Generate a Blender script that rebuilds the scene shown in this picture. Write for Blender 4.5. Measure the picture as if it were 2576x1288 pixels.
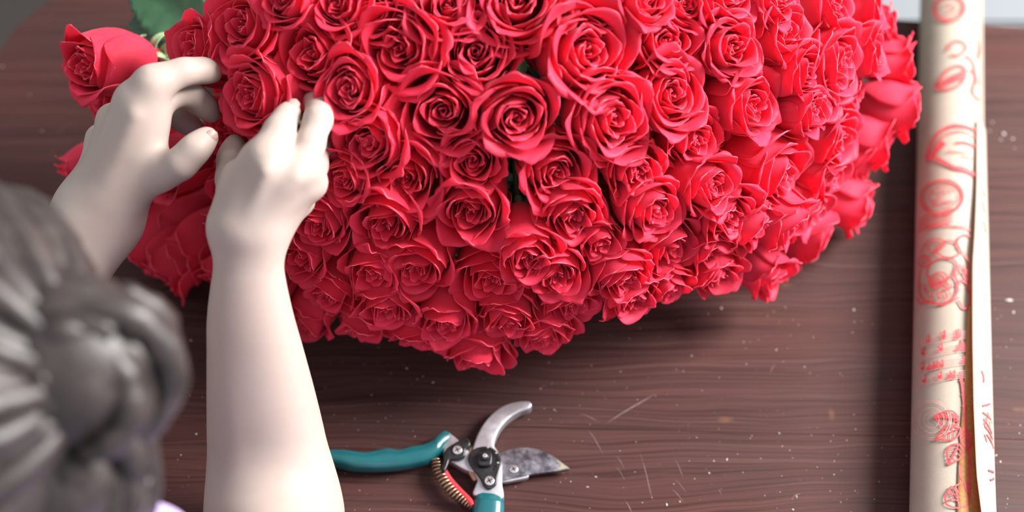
import bpy, bmesh, math, random
import numpy as np
from mathutils import Vector, Matrix, Quaternion

for _o in list(bpy.data.objects):
    bpy.data.objects.remove(_o, do_unlink=True)
scene = bpy.context.scene
COL = scene.collection

# ------------------------------------------------------------------ camera
FW, FH = 2576.0, 1288.0
LENS, SENSOR = 50.0, 36.0
FPX = LENS / SENSOR * FW
PITCH = math.radians(58.0)
CAM = np.array([0.0, -0.63, 1.01])
FWD = np.array([0.0, math.cos(PITCH), -math.sin(PITCH)])
DWN = np.array([0.0, -math.sin(PITCH), -math.cos(PITCH)])
RGT = np.array([1.0, 0.0, 0.0])
cam_data = bpy.data.cameras.new('camera')
cam_data.lens = LENS
cam_data.sensor_width = SENSOR
cam_data.clip_start = 0.05
cam_data.dof.use_dof = True
cam_data.dof.focus_distance = 1.015
cam_data.dof.aperture_fstop = 2.2
cam = bpy.data.objects.new('camera', cam_data)
cam.location = CAM.tolist()
cam.rotation_euler = (math.pi / 2 - PITCH, 0, 0)
COL.objects.link(cam)
scene.camera = cam

# ------------------------------------------------------------------ world and window light
world = bpy.data.worlds.new('room_light')
scene.world = world
world.use_nodes = True
bg = world.node_tree.nodes['Background']
bg.inputs[0].default_value = (0.90, 0.95, 1.0, 1)
bg.inputs[1].default_value = 0.44

def area_light(name, loc, target, sx, sy, power, col):
    d = bpy.data.lights.new(name, 'AREA')
    d.shape = 'RECTANGLE'
    d.size, d.size_y = sx, sy
    d.energy = power
    d.color = col
    o = bpy.data.objects.new(name, d)
    o.location = loc
    o.rotation_euler = (Vector(target) - Vector(loc)).to_track_quat('-Z', 'Y').to_euler()
    COL.objects.link(o)
    return o
area_light('window_light', (1.78, 0.36, 1.46), (0.0, 0.02, 0.05), 0.9, 1.0, 108.0, (1.0, 0.985, 0.96))

scene.view_settings.view_transform = 'Standard'
scene.view_settings.look = 'None'
scene.view_settings.gamma = 1.0
scene.view_settings.use_curve_mapping = False
scene.view_settings.exposure = 0.80

# ------------------------------------------------------------------ helpers
def at(px, py, d):
    """world point seen at photograph pixel px,py at depth d along the view axis"""
    return CAM + d * (FWD + RGT * ((px - FW / 2) / FPX) + DWN * ((py - FH / 2) / FPX))

def ray(px, py):
    r = FWD + RGT * ((px - FW / 2) / FPX) + DWN * ((py - FH / 2) / FPX)
    return r

def on_z(px, py, z=0.0):
    r = ray(px, py)
    return CAM + r * ((z - CAM[2]) / r[2])

def tag(o, label=None, category=None, group=None, kind=None):
    if label: o['label'] = label
    if category: o['category'] = category
    if group: o['group'] = group
    if kind: o['kind'] = kind
    return o

def empty(name, loc=(0, 0, 0), parent=None):
    o = bpy.data.objects.new(name, None)
    o.empty_display_size = 0.02
    o.location = [float(c) for c in loc]
    COL.objects.link(o)
    if parent: o.parent = parent
    return o

def link_mesh(name, me, parent=None, loc=None):
    o = bpy.data.objects.new(name, me)
    COL.objects.link(o)
    if parent: o.parent = parent
    if loc is not None: o.location = [float(c) for c in loc]
    return o

def mesh_from(name, verts, faces, mats=(), midx=None, smooth=True):
    me = bpy.data.meshes.new(name)
    me.from_pydata([tuple(map(float, v)) for v in verts], [], [tuple(map(int, f)) for f in faces])
    for m in mats: me.materials.append(m)
    if midx is not None:
        me.polygons.foreach_set('material_index', np.asarray(midx, dtype=np.int32))
    me.polygons.foreach_set('use_smooth', np.full(len(me.polygons), bool(smooth)))
    me.update()
    return me

def bm_obj(name, bm, mat, parent=None, loc=None, smooth=True, angle=35):
    me = bpy.data.meshes.new(name)
    bmesh.ops.recalc_face_normals(bm, faces=bm.faces[:])
    bm.to_mesh(me)
    bm.free()
    for m in (mat if isinstance(mat, (list, tuple)) else [mat]): me.materials.append(m)
    if smooth:
        me.polygons.foreach_set('use_smooth', np.ones(len(me.polygons), dtype=bool))
        try:
            me.set_sharp_from_angle(angle=math.radians(angle))
        except Exception:
            pass
    return link_mesh(name, me, parent, loc)

def tube_data(pts, radii, seg=10, cap=True):
    pts = [np.asarray(p, float) for p in pts]
    n = len(pts)
    if np.isscalar(radii): radii = [radii] * n
    verts, faces = [], []
    t0 = pts[1] - pts[0]
    up = np.array([0, 0, 1.0])
    if abs(np.dot(t0 / np.linalg.norm(t0), up)) > 0.9: up = np.array([1.0, 0, 0])
    side = np.cross(t0, up); side /= np.linalg.norm(side)
    for i in range(n):
        a = pts[max(i - 1, 0)]; b = pts[min(i + 1, n - 1)]
        t = b - a; t /= (np.linalg.norm(t) + 1e-12)
        side = side - t * np.dot(side, t); side /= (np.linalg.norm(side) + 1e-12)
        bn = np.cross(t, side)
        for k in range(seg):
            an = 2 * math.pi * k / seg
            verts.append(pts[i] + radii[i] * (math.cos(an) * side + math.sin(an) * bn))
    for i in range(n - 1):
        for k in range(seg):
            k2 = (k + 1) % seg
            faces.append((i * seg + k, i * seg + k2, (i + 1) * seg + k2, (i + 1) * seg + k))
    if cap:
        faces.append(tuple(range(seg))[::-1])
        faces.append(tuple((n - 1) * seg + k for k in range(seg)))
    return verts, faces

def tube_mesh(name, pts, radii, mat, seg=10):
    v, f = tube_data(pts, radii, seg)
    return mesh_from(name, v, f, [mat])

def spline(pts, n):
    """Catmull-Rom through pts, n samples"""
    p = np.asarray(pts, float)
    p = np.vstack([2 * p[0] - p[1], p, 2 * p[-1] - p[-2]])
    m = len(p) - 3
    out = []
    for q in np.linspace(0, m - 1e-9, n):
        i = int(q); t = q - i
        a, b, c, d = p[i:i + 4]
        out.append(0.5 * (2 * b + (c - a) * t + (2 * a - 5 * b + 4 * c - d) * t * t + (3 * b - a - 3 * c + d) * t ** 3))
    return np.array(out)

# ------------------------------------------------------------------ materials
class NT:
    def __init__(self, name):
        self.m = bpy.data.materials.new(name)
        self.m.use_nodes = True
        self.t = self.m.node_tree
        self.b = self.t.nodes['Principled BSDF']
        self.out = self.t.nodes['Material Output']
    def n(self, typ, **kw):
        nd = self.t.nodes.new(typ)
        for k, v in kw.items():
            if k.startswith('i_'):
                key = k[2:]
                key = int(key) if key.isdigit() else key
                nd.inputs[key].default_value = v
            else:
                setattr(nd, k, v)
        return nd
    def l(self, a, b): self.t.links.new(a, b)
    def ramp(self, fac, stops):
        r = self.n('ShaderNodeValToRGB')
        e = r.color_ramp.elements
        while len(e) > 1: e.remove(e[-1])
        e[0].position = stops[0][0]; e[0].color = (*stops[0][1], 1)
        for p, c in stops[1:]:
            x = e.new(p); x.color = (*c, 1)
        self.l(fac, r.inputs[0])
        return r.outputs[0]
    def mix(self, fac, a, b, blend='MIX'):
        x = self.n('ShaderNodeMix', data_type='RGBA', blend_type=blend)
        for sock, val in ((x.inputs[0], fac), (x.inputs[6], a), (x.inputs[7], b)):
            if hasattr(val, 'is_linked') or hasattr(val, 'links'): self.l(val, sock)
            elif isinstance(val, (int, float)): sock.default_value = val
            else: sock.default_value = (*val, 1)
        return x.outputs[2]
    def coords(self, scale=(1, 1, 1), kind='Object', loc=(0, 0, 0)):
        tc = self.n('ShaderNodeTexCoord'); mp = self.n('ShaderNodeMapping')
        mp.inputs['Scale'].default_value = scale
        mp.inputs['Location'].default_value = loc
        self.l(tc.outputs[kind], mp.inputs[0])
        return mp.outputs[0]
    def noise(self, vec, scale=5, detail=4, rough=0.5, dist=0.0):
        x = self.n('ShaderNodeTexNoise')
        x.inputs['Scale'].default_value = scale
        x.inputs['Detail'].default_value = detail
        x.inputs['Roughness'].default_value = rough
        x.inputs['Distortion'].default_value = dist
        self.l(vec, x.inputs['Vector'])
        return x.outputs[0]
    def bump(self, h, strength=0.2, dist=0.001):
        x = self.n('ShaderNodeBump')
        x.inputs['Strength'].default_value = strength
        x.inputs['Distance'].default_value = dist
        self.l(h, x.inputs['Height'])
        self.l(x.outputs[0], self.b.inputs['Normal'])
        return x

def simple_mat(name, col, rough=0.5, metal=0.0, noise=0.06, scale=60, spec=None, coat=0.0):
    t = NT(name)
    v = t.coords()
    f = t.noise(v, scale, 4, 0.6)
    lo = tuple(c * (1 - noise) for c in col); hi = tuple(min(1, c * (1 + noise)) for c in col)
    t.l(t.ramp(f, [(0.3, lo), (0.7, hi)]), t.b.inputs['Base Color'])
    t.b.inputs['Roughness'].default_value = rough
    t.b.inputs['Metallic'].default_value = metal
    if spec is not None: t.b.inputs['Specular IOR Level'].default_value = spec
    if coat: t.b.inputs['Coat Weight'].default_value = coat
    return t.m

# ------------------------------------------------------------------ setting: floor and table
def wood_material():
    t = NT('dark_stained_wood')
    warp = t.noise(t.coords((1.2, 4.0, 1.0)), 2.2, 3, 0.5)
    def grain(sx, sy, amp, detail, rough):
        vs = t.coords((sx, sy, sy))
        add = t.n('ShaderNodeVectorMath', operation='MULTIPLY_ADD')
        t.l(warp, add.inputs[0]); add.inputs[1].default_value = (0.0, amp, 0.0); t.l(vs, add.inputs[2])
        return t.noise(add.outputs[0], 1.0, detail, rough)
    g1 = grain(1.3, 70.0, 4.0, 6, 0.62)
    g2 = grain(4.0, 430.0, 22.0, 3, 0.6)
    g3 = grain(2.4, 260.0, 14.0, 4, 0.55)
    blot = t.noise(t.coords((2.0, 5.0, 1.0), loc=(3.1, 0.4, 0)), 1.6, 3, 0.55)
    base = t.ramp(g1, [(0.25, (0.036, 0.0155, 0.0145)), (0.5, (0.056, 0.0215, 0.019)), (0.68, (0.072, 0.029, 0.025)), (0.85, (0.115, 0.055, 0.043))])
    c3 = t.mix(0.42, base, t.ramp(blot, [(0.3, (0.046, 0.026, 0.024)), (0.7, (0.084, 0.022, 0.017))]))
    dark = t.ramp(g2, [(0.38, (0.58, 0.56, 0.56)), (0.52, (1, 1, 1))])
    c4 = t.mix(1.0, c3, dark, 'MULTIPLY')
    st = t.ramp(g3, [(0.58, (0, 0, 0)), (0.72, (0.40, 0.40, 0.40))])
    c5 = t.mix(st, c4, (0.150, 0.082, 0.071))
    # knots: warm rings around a few points
    col = c5
    pos = t.n('ShaderNodeTexCoord').outputs['Object']
    for (kx, ky, rx, ry) in KNOTS:
        sub = t.n('ShaderNodeVectorMath', operation='SUBTRACT'); t.l(pos, sub.inputs[0]); sub.inputs[1].default_value = (kx, ky, 0)
        mul = t.n('ShaderNodeVectorMath', operation='MULTIPLY'); t.l(sub.outputs[0], mul.inputs[0]); mul.inputs[1].default_value = (1 / rx, 1 / ry, 0)
        nz = t.n('ShaderNodeTexNoise'); nz.inputs['Scale'].default_value = 60; t.l(pos, nz.inputs['Vector'])
        ln = t.n('ShaderNodeVectorMath', operation='LENGTH'); t.l(mul.outputs[0], ln.inputs[0])
        ad = t.n('ShaderNodeMath', operation='ADD'); t.l(ln.outputs['Value'], ad.inputs[0])
        m2 = t.n('ShaderNodeMath', operation='MULTIPLY'); m2.inputs[1].default_value = 1.1; t.l(nz.outputs[0], m2.inputs[0]); t.l(m2.outputs[0], ad.inputs[1])
        msk = t.ramp(ad.outputs[0], [(0.45, (0.5, 0.5, 0.5)), (1.05, (0, 0, 0))])
        col = t.mix(msk, col, (0.21, 0.092, 0.042))
    sp = t.noise(t.coords((1, 1, 1)), 420, 2, 0.5)
    spm = t.ramp(sp, [(0.745, (0, 0, 0)), (0.765, (0.8, 0.8, 0.8))])
    t.l(t.mix(spm, col, (0.34, 0.27, 0.25)), t.b.inputs['Base Color'])
    t.l(t.ramp(g2, [(0.3, (0.42,) * 3), (0.7, (0.60,) * 3)]), t.b.inputs['Roughness'])
    t.b.inputs['Specular IOR Level'].default_value = 0.20
    t.bump(t.mix(0.5, g1, g2), 0.25, 0.0006)
    return t.m
KNOTS = [tuple(on_z(1825, 1056)[:2]) + (0.016, 0.008), tuple(on_z(2092, 1040)[:2]) + (0.008, 0.018), tuple(on_z(1978, 715)[:2]) + (0.016, 0.007), tuple(on_z(2560, 1030)[:2]) + (0.02, 0.007)]
WOOD = wood_material()

fl = NT('brown_floor')
fl.l(fl.ramp(fl.noise(fl.coords(), 3, 4, 0.5), [(0.3, (0.034, 0.027, 0.025)), (0.7, (0.044, 0.035, 0.032))]), fl.b.inputs['Base Color'])
fl.b.inputs['Roughness'].default_value = 0.5
bm = bmesh.new()
bmesh.ops.create_grid(bm, x_segments=2, y_segments=2, size=3.0)
floor = bm_obj('floor', bm, fl.m, None, (0, 0, -0.75), smooth=False)
tag(floor, 'dark brown floor far below the table edge', None, None, 'structure')

TT = 0.034
plaster = simple_mat('pale_plaster', (0.55, 0.54, 0.53), 0.8, noise=0.03, scale=6)
def wall(name, size, loc, label):
    bm = bmesh.new(); bmesh.ops.create_cube(bm, size=1.0)
    bmesh.ops.scale(bm, verts=bm.verts[:], vec=size)
    tag(bm_obj(name, bm, plaster, None, loc, smooth=False), label, None, None, 'structure')
wall('wall_back', (6.0, 0.1, 2.7), (0, 2.2, 0.60), 'pale plaster wall far behind the table')
table = empty('table', (0, 0, -0.75))
tag(table, 'dark brown stained plank table top under the roses', 'table')

# outline: straight far edge that runs slightly off square, wide rounded far-left corner
NEAR_Y, RIGHT_X, LEFT_X, CORNER = -0.37, 0.70, -0.473, 0.118
def far_y(x):
    cx, cy = LEFT_X + CORNER, 0.200
    if x < cx: return cy + math.sqrt(max(CORNER ** 2 - (x - cx) ** 2, 0))
    return cy + CORNER - 0.0787 * (x - cx)
def seam(y0, x): return y0 - 0.028 * x
seams = [NEAR_Y, -0.1555, 0.055, 9.0]
for i in range(len(seams) - 1):
    xs = np.concatenate([LEFT_X + CORNER * (1 - np.cos(np.linspace(0, math.pi / 2, 26))), np.linspace(LEFT_X + CORNER, RIGHT_X, 40)[1:]])
    lo, hi = [], []
    for x in xs:
        y0 = seam(seams[i], x) + 0.00008
        y1 = min(seam(seams[i + 1], x) - 0.00012, far_y(x))
        if y1 > y0 + 0.001:
            lo.append((x, y0)); hi.append((x, y1))
    if i < len(seams) - 2 and hi[-1][1] < seam(seams[i + 1], hi[-1][0]) - 0.01: pass
    poly = lo + hi[::-1]
    bm = bmesh.new()
    top = [bm.verts.new((x, y, 0)) for x, y in poly]
    bot = [bm.verts.new((x, y, -TT)) for x, y in poly]
    bm.faces.new(top); bm.faces.new(bot[::-1])
    n = len(poly)
    for k in range(n):
        bm.faces.new((top[k], bot[k], bot[(k + 1) % n], top[(k + 1) % n]))
    bmesh.ops.recalc_face_normals(bm, faces=bm.faces[:])
    te = [e for e in bm.edges if all(abs(vv.co.z) < 1e-6 for vv in e.verts)]
    bmesh.ops.bevel(bm, geom=te, offset=0.0003, segments=2, affect='EDGES')
    bm_obj('plank', bm, WOOD, table, (0, 0, 0.75), smooth=True, angle=30)
for lx, ly in ((-0.452, -0.345), (0.66, -0.335), (-0.40, 0.20), (0.66, 0.16)):
    bm = bmesh.new()
    bmesh.ops.create_cube(bm, size=1.0)
    bmesh.ops.scale(bm, verts=bm.verts[:], vec=(0.038, 0.038, 0.75 - TT))
    bmesh.ops.bevel(bm, geom=bm.edges[:], offset=0.004, segments=2, affect='EDGES')
    bm_obj('leg', bm, WOOD, table, (lx, ly, (0.75 - TT) / 2))

# pale cabinet standing behind the far edge
PALE = simple_mat('pale_grey_paint', (0.175, 0.187, 0.203), 0.5, noise=0.03, scale=4)
cab = empty('cabinet', (0.78, 0.62, -0.75))
tag(cab, 'pale grey low cabinet behind the far table edge', 'cabinet')
def rbox(name, size, loc, mat, parent, bev=0.004):
    bm = bmesh.new(); bmesh.ops.create_cube(bm, size=1.0)
    bmesh.ops.scale(bm, verts=bm.verts[:], vec=size)
    bmesh.ops.bevel(bm, geom=bm.edges[:], offset=bev, segments=2, affect='EDGES')
    return bm_obj(name, bm, mat, parent, loc)
rbox('body', (1.00, 0.44, 0.54), (0, 0, 0.31), PALE, cab)
rbox('cabinet_top', (1.04, 0.48, 0.03), (0, 0, 0.595), PALE, cab)
for k in (-1, 1):
    dr = rbox('door', (0.48, 0.018, 0.50), (k * 0.25, -0.229, 0.31), PALE, cab)
    rbox('handle', (0.012, 0.016, 0.10), (-k * 0.2, -0.016, 0.12), PALE, dr, 0.003)
rbox('plinth', (0.96, 0.38, 0.04), (0, 0.01, 0.02), PALE, cab)

# ------------------------------------------------------------------ roses
def petal_material(name, c_lo, c_hi, trans, rough, back=False):
    t = NT(name)
    oi = t.n('ShaderNodeObjectInfo')
    uv = t.n('ShaderNodeUVMap', uv_map='UVMap')
    mp = t.n('ShaderNodeMapping'); mp.inputs['Scale'].default_value = (26, 1.6, 1)
    t.l(uv.outputs[0], mp.inputs[0])
    veins = t.noise(mp.outputs[0], 3.0, 4, 0.6, 0.3)
    col = t.ramp(veins, [(0.25, c_lo), (0.75, c_hi)])
    var = t.n('ShaderNodeHueSaturation')
    mr = t.n('ShaderNodeMapRange'); mr.inputs['To Min'].default_value = 0.86; mr.inputs['To Max'].default_value = 1.1
    t.l(oi.outputs['Random'], mr.inputs[0]); t.l(mr.outputs[0], var.inputs['Value']); t.l(col, var.inputs['Color'])
    t.l(var.outputs[0], t.b.inputs['Base Color'])
    t.b.inputs['Roughness'].default_value = rough
    t.b.inputs['Specular IOR Level'].default_value = 0.28
    t.b.inputs['Sheen Weight'].default_value = 0.22
    t.b.inputs['Sheen Roughness'].default_value = 0.4
    t.b.inputs['Sheen Tint'].default_value = (1.0, 0.45, 0.6, 1)
    t.bump(veins, 0.10, 0.0004)
    tr = t.n('ShaderNodeBsdfTranslucent'); tr.inputs[0].default_value = (1.0, 0.07, 0.14, 1)
    mx = t.n('ShaderNodeMixShader'); mx.inputs[0].default_value = trans
    t.l(t.b.outputs[0], mx.inputs[1]); t.l(tr.outputs[0], mx.inputs[2]); t.l(mx.outputs[0], t.out.inputs[0])
    return t.m
PETAL = petal_material('rose_petal', (0.84, 0.036, 0.090), (0.95, 0.074, 0.145), 0.42, 0.60)
PETAL_BACK = petal_material('rose_petal_back', (0.80, 0.036, 0.090), (0.92, 0.068, 0.145), 0.42, 0.52)
PETAL_RIM_LIGHT = simple_mat('rose_petal_rim_light', (0.95, 0.13, 0.20), 0.5, noise=0.04)  # light caught on the thin petal edges, put in as a paler colour
GREEN = NT('rose_leaf_green')
_f = GREEN.noise(GREEN.coords(), 40, 4, 0.6)
GREEN.l(GREEN.ramp(_f, [(0.3, (0.016, 0.055, 0.024)), (0.7, (0.035, 0.105, 0.045))]), GREEN.b.inputs['Base Color'])
GREEN.b.inputs['Roughness'].default_value = 0.42
GREEN = GREEN.m
SEPAL = NT('rose_sepal_green')
_f = SEPAL.noise(SEPAL.coords(), 90, 4, 0.6)
SEPAL.l(SEPAL.ramp(_f, [(0.3, (0.15, 0.27, 0.10)), (0.7, (0.36, 0.47, 0.27))]), SEPAL.b.inputs['Base Color'])
SEPAL.b.inputs['Roughness'].default_value = 0.5
SEPAL = SEPAL.m
STEM = simple_mat('rose_stem_green', (0.10, 0.17, 0.05), 0.45, noise=0.25, scale=50)

def sm(x): return x * x * (3 - 2 * x)

def shell(P, thick, uvuv=None):
    """closed thin sheet from a grid P[nv,nu,3] -> verts, faces, material index, uv per vertex"""
    nv, nu, _ = P.shape
    du = np.gradient(P, axis=1); dv = np.gradient(P, axis=0)
    N = np.cross(du, dv); N /= (np.linalg.norm(N, axis=2, keepdims=True) + 1e-9)
    A = (P + N * thick * 0.5).reshape(-1, 3); B = (P - N * thick * 0.5).reshape(-1, 3)
    n = nv * nu
    verts = np.vstack([A, B])
    faces, mi = [], []
    idx = lambda i, j: i * nu + j
    for i in range(nv - 1):
        for j in range(nu - 1):
            a, b, c, d = idx(i, j), idx(i, j + 1), idx(i + 1, j + 1), idx(i + 1, j)
            faces.append((a, b, c, d)); mi.append(0)
            faces.append((n + a, n + d, n + c, n + b)); mi.append(1)
    border = [idx(0, j) for j in range(nu)] + [idx(i, nu - 1) for i in range(1, nv)] + \
             [idx(nv - 1, j) for j in range(nu - 2, -1, -1)] + [idx(i, 0) for i in range(nv - 2, 0, -1)]
    for k in range(len(border)):
        a, b = border[k], border[(k + 1) % len(border)]
        faces.append((a, n + a, n + b, b)); mi.append(2)
    return verts, faces, mi

def add_uv(me, nu, nv, copies=1):
    uvl = me.uv_layers.new(name='UVMap')
    n = nu * nv
    vi = np.empty(len(me.loops), dtype=np.int32); me.loops.foreach_get('vertex_index', vi)
    k = vi % n
    uv = np.stack([(k % nu) / (nu - 1), (k // nu) / (nv - 1)], axis=1).astype(np.float32)
    uvl.data.foreach_set('uv', uv.ravel())

def petal_grid(rng, phi, alpha, rho, zeta, lip, curl, belly, lean, ruffle, point, r0=0.045, nu=17, nv=17, slant=0.09, edge_roll=0.0):
    """one petal as a grid around the rose axis (+z), rose diameter about 1"""
    u = np.linspace(-1, 1, nu)[None, :]
    s = np.linspace(0, 1, nv)
    s = 1 - (1 - s) ** 1.35
    s = s[:, None]
    # outline: narrow claw, broad blade, rounded tip with a slight point
    vb = 0.58
    up = np.clip((s - vb) / (1 - vb), 0, 1)
    width = np.where(s < vb, 0.42 + 0.58 * sm(np.clip(s / vb, 0, 1)), np.clip(1 - up ** 4.5, 0, 1) ** 0.45)
    width = np.maximum(width, 0.30)
    # profile: body to (rho, zeta), then a lip that curls outward
    Lb = math.hypot(rho - r0, zeta)
    total = Lb + lip
    # petals are a bit shorter towards the sides
    short = 1 - (0.045 + 0.03 * point) * np.abs(u) ** 2.2
    L = s * total * short
    q = np.clip(L / Lb, 0, 1)
    f = 1 - (1 - q) ** lean
    r = r0 + (rho - r0) * f + belly * np.sin(np.pi * np.clip(q, 0, 1)) * rho
    z = zeta * q ** 1.08
    # end tangent
    e = 0.02
    fr = lambda qq: r0 + (rho - r0) * (1 - (1 - qq) ** lean) + belly * math.sin(math.pi * qq) * rho
    psi0 = math.atan2(zeta * (1 - (1 - e) ** 1.08), fr(1.0) - fr(1 - e))
    ll = np.clip(L - Lb, 0, None)
    cu = math.radians(curl) * (0.88 + 0.22 * np.abs(u) ** 2)
    kap = cu / max(lip, 1e-4)
    r = r + (np.sin(psi0) - np.sin(psi0 - kap * ll)) / kap
    z = z + (np.cos(psi0 - kap * ll) - np.cos(psi0)) / kap * 1.0
    # angular spread
    ang = u * width * math.radians(alpha)
    # cross-wise ruffles that grow to the rim
    k1, k2 = rng.uniform(2.0, 3.2), rng.uniform(5, 8)
    p1, p2 = rng.uniform(0, 6.28, 2)
    wave = (np.sin(k1 * u * 1.6 + p1) * 0.65 + np.sin(k2 * u + p2) * 0.35) * ruffle * s ** 4
    lw = np.sin(rng.uniform(1, 2) * u + rng.uniform(0, 6.28) + 2 * s) * 0.02 * s * rho * 2
    r = r * (1 + slant * u) + wave * 0.8 + lw
    z = z + wave * 0.7 * np.sin(u * 2 + p2)
    er = edge_roll * np.clip(np.abs(u) - 0.45, 0, 1) ** 2 * s ** 2
    r = r + er
    z = z - er * 0.5
    th = phi + ang
    return np.stack([r * np.cos(th), r * np.sin(th), z], axis=2)

def rose_prototype(seed, rings, heart_rings, thick=0.008, ruffle=1.0, name='petal'):
    """list of (part_name, mesh)"""
    rng = np.random.default_rng(seed)
    parts = []
    V, F, M = [], [], []
    off = 0
    start = rng.uniform(0, 6.28)
    for (rho, zeta, lip, curl, n, alpha, lean) in heart_rings:
        for i in range(n):
            phi = start + i * 2 * math.pi / n + rng.uniform(-0.25, 0.25)
            P = petal_grid(rng, phi, alpha, rho * rng.uniform(0.9, 1.12), zeta * rng.uniform(0.975, 1.02), lip, curl, 0.0, lean,
                           0.012 * ruffle, 0.3, r0=0.03, nu=13, nv=11, slant=0.16)
            v, f, m = shell(P, thick * 0.8)
            V.append(v); F += [tuple(a + off for a in q) for q in f]; M += m; off += len(v)
        start += rng.uniform(0.7, 1.4)
    me = mesh_from('heart', np.vstack(V), F, [PETAL, PETAL_BACK, PETAL_RIM_LIGHT], M)
    add_uv(me, 13, 11)
    parts.append(('heart', me))
    for (rho, zeta, lip, curl, n, alpha, lean, belly, ruf, point, er) in rings:
        for i in range(n):
            phi = start + i * 2 * math.pi / n + rng.uniform(-0.22, 0.22)
            P = petal_grid(rng, phi, alpha * rng.uniform(0.9, 1.12), rho * rng.uniform(0.92, 1.09), zeta * rng.uniform(0.95, 1.03),
                           lip * rng.uniform(0.75, 1.3), curl * rng.uniform(0.7, 1.25), belly, lean, ruf * ruffle * rng.uniform(0.6, 1.5), point,
                           edge_roll=er * rng.uniform(0.2, 1.3))
            v, f, m = shell(P, thick)
            me = mesh_from('petal', v, f, [PETAL, PETAL_BACK, PETAL_RIM_LIGHT], m)
            add_uv(me, 17, 17)
            parts.append(('petal', me))
        start += rng.uniform(0.5, 0.9)
    return parts

HEART = [(0.030, 0.79, 0.03, 25, 2, 150, 1.6), (0.065, 0.82, 0.04, 45, 2, 125, 1.8), (0.108, 0.83, 0.05, 60, 3, 85, 2.0)]
#        rho   zeta  lip   curl  n  alpha lean belly ruffle point edge_roll
OPEN = [(0.150, 0.825, 0.065, 72, 3, 80, 2.0, 0.10, 0.010, 0.3, 0.00),
        (0.208, 0.805, 0.085, 78, 3, 84, 2.2, 0.12, 0.011, 0.3, 0.00),
        (0.275, 0.770, 0.120, 80, 4, 68, 2.3, 0.12, 0.012, 0.4, 0.00),
        (0.340, 0.700, 0.175, 80, 4, 64, 2.2, 0.08, 0.015, 0.5, 0.02),
        (0.390, 0.590, 0.230, 72, 5, 52, 1.7, 0.04, 0.020, 0.8, 0.04)]
OPEN_B = [OPEN[0]] + [(0.235, 0.80, 0.110, 78, 3, 86, 2.3, 0.12, 0.012, 0.3, 0.00)] + OPEN[3:]
HALF = [(0.150, 0.83, 0.055, 62, 3, 80, 2.0, 0.12, 0.010, 0.3, 0.00),
        (0.215, 0.825, 0.095, 75, 3, 82, 2.4, 0.14, 0.011, 0.4, 0.00),
        (0.300, 0.80, 0.160, 85, 3, 80, 2.5, 0.14, 0.014, 0.6, 0.02),
        (0.375, 0.68, 0.230, 82, 5, 56, 2.2, 0.08, 0.020, 0.9, 0.05)]
BUD = [(0.140, 0.95, 0.04, 50, 3, 80, 2.0, 0.20, 0.010, 0.3, 0.0),
       (0.185, 0.96, 0.06, 70, 3, 80, 2.4, 0.26, 0.012, 0.4, 0.0),
       (0.250, 0.93, 0.11, 95, 3, 78, 2.8, 0.24, 0.022, 0.6, 0.03),
       (0.300, 0.86, 0.17, 125, 4, 62, 3.0, 0.22, 0.026, 0.8, 0.06)]
HEART_B = [(0.030, 0.90, 0.03, 25, 2, 150, 1.6), (0.060, 0.93, 0.04, 40, 3, 95, 1.8), (0.100, 0.95, 0.04, 50, 3, 82, 2.0)]

def vary(rings, k):
    """looser or tighter version of a ring table"""
    return [(r[0] * (1 + k * (1 - r[0] * 2)),) + r[1:] for r in rings]
PROTO = []
for sd, (rg, ruf) in enumerate([(OPEN_B, 0.8), (OPEN, 0.9), (vary(OPEN, 0.10), 1.0), (vary(OPEN_B, -0.08), 1.8), (HALF, 0.9), (HALF, 1.3), (vary(HALF, 0.14), 1.8), (vary(OPEN_B, 0.15), 0.9)]):
    PROTO.append(rose_prototype(100 + sd, rg, HEART, ruffle=ruf))
BUDS = [rose_prototype(200 + k, BUD, HEART_B, ruffle=1.0) for k in range(2)]

# calyx with sepals, shared
def calyx_meshes():
    prof = [(0.018, -0.15), (0.045, -0.13), (0.068, -0.09), (0.070, -0.05), (0.055, -0.015), (0.085, 0.02), (0.11, 0.05)]
    seg = 12
    v = [(r * math.cos(2 * math.pi * k / seg), r * math.sin(2 * math.pi * k / seg), z) for r, z in prof for k in range(seg)]
    f = [(i * seg + k, i * seg + (k + 1) % seg, (i + 1) * seg + (k + 1) % seg, (i + 1) * seg + k) for i in range(len(prof) - 1) for k in range(seg)]
    cal = mesh_from('calyx', v, f, [SEPAL])
    seps = []
    for i in range(5):
        rng = np.random.default_rng(50 + i)
        n = 12
        s = np.linspace(0, 1, n)
        ps = 0.7 - 2.4 * s * rng.uniform(0.8, 1.3)
        L = 0.46
        r = 0.06 + np.cumsum(np.cos(ps)) * L / n
        z = 0.0 + np.cumsum(np.sin(ps)) * L / n
        w = 0.075 * (1 - s) ** 0.8 * (0.55 + 0.8 * np.sin(np.pi * np.clip(s * 1.3, 0, 1)) ** 1.0 * 0.5)
        u = np.linspace(-1, 1, 5)
        P = np.zeros((n, 5, 3))
        for a in range(n):
            for b in range(5):
                P[a, b] = (r[a], u[b] * w[a], z[a] + 0.03 * abs(u[b]) ** 2 * (1 - s[a]))
        an = i * 2 * math.pi / 5
        R = np.array([[math.cos(an), -math.sin(an), 0], [math.sin(an), math.cos(an), 0], [0, 0, 1]])
        P = P @ R.T
        vv, ff, mm = shell(P, 0.008)
        seps.append(mesh_from('sepal', vv, ff, [SEPAL]))
    return cal, seps
CALYX, SEPALS = calyx_meshes()

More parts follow.
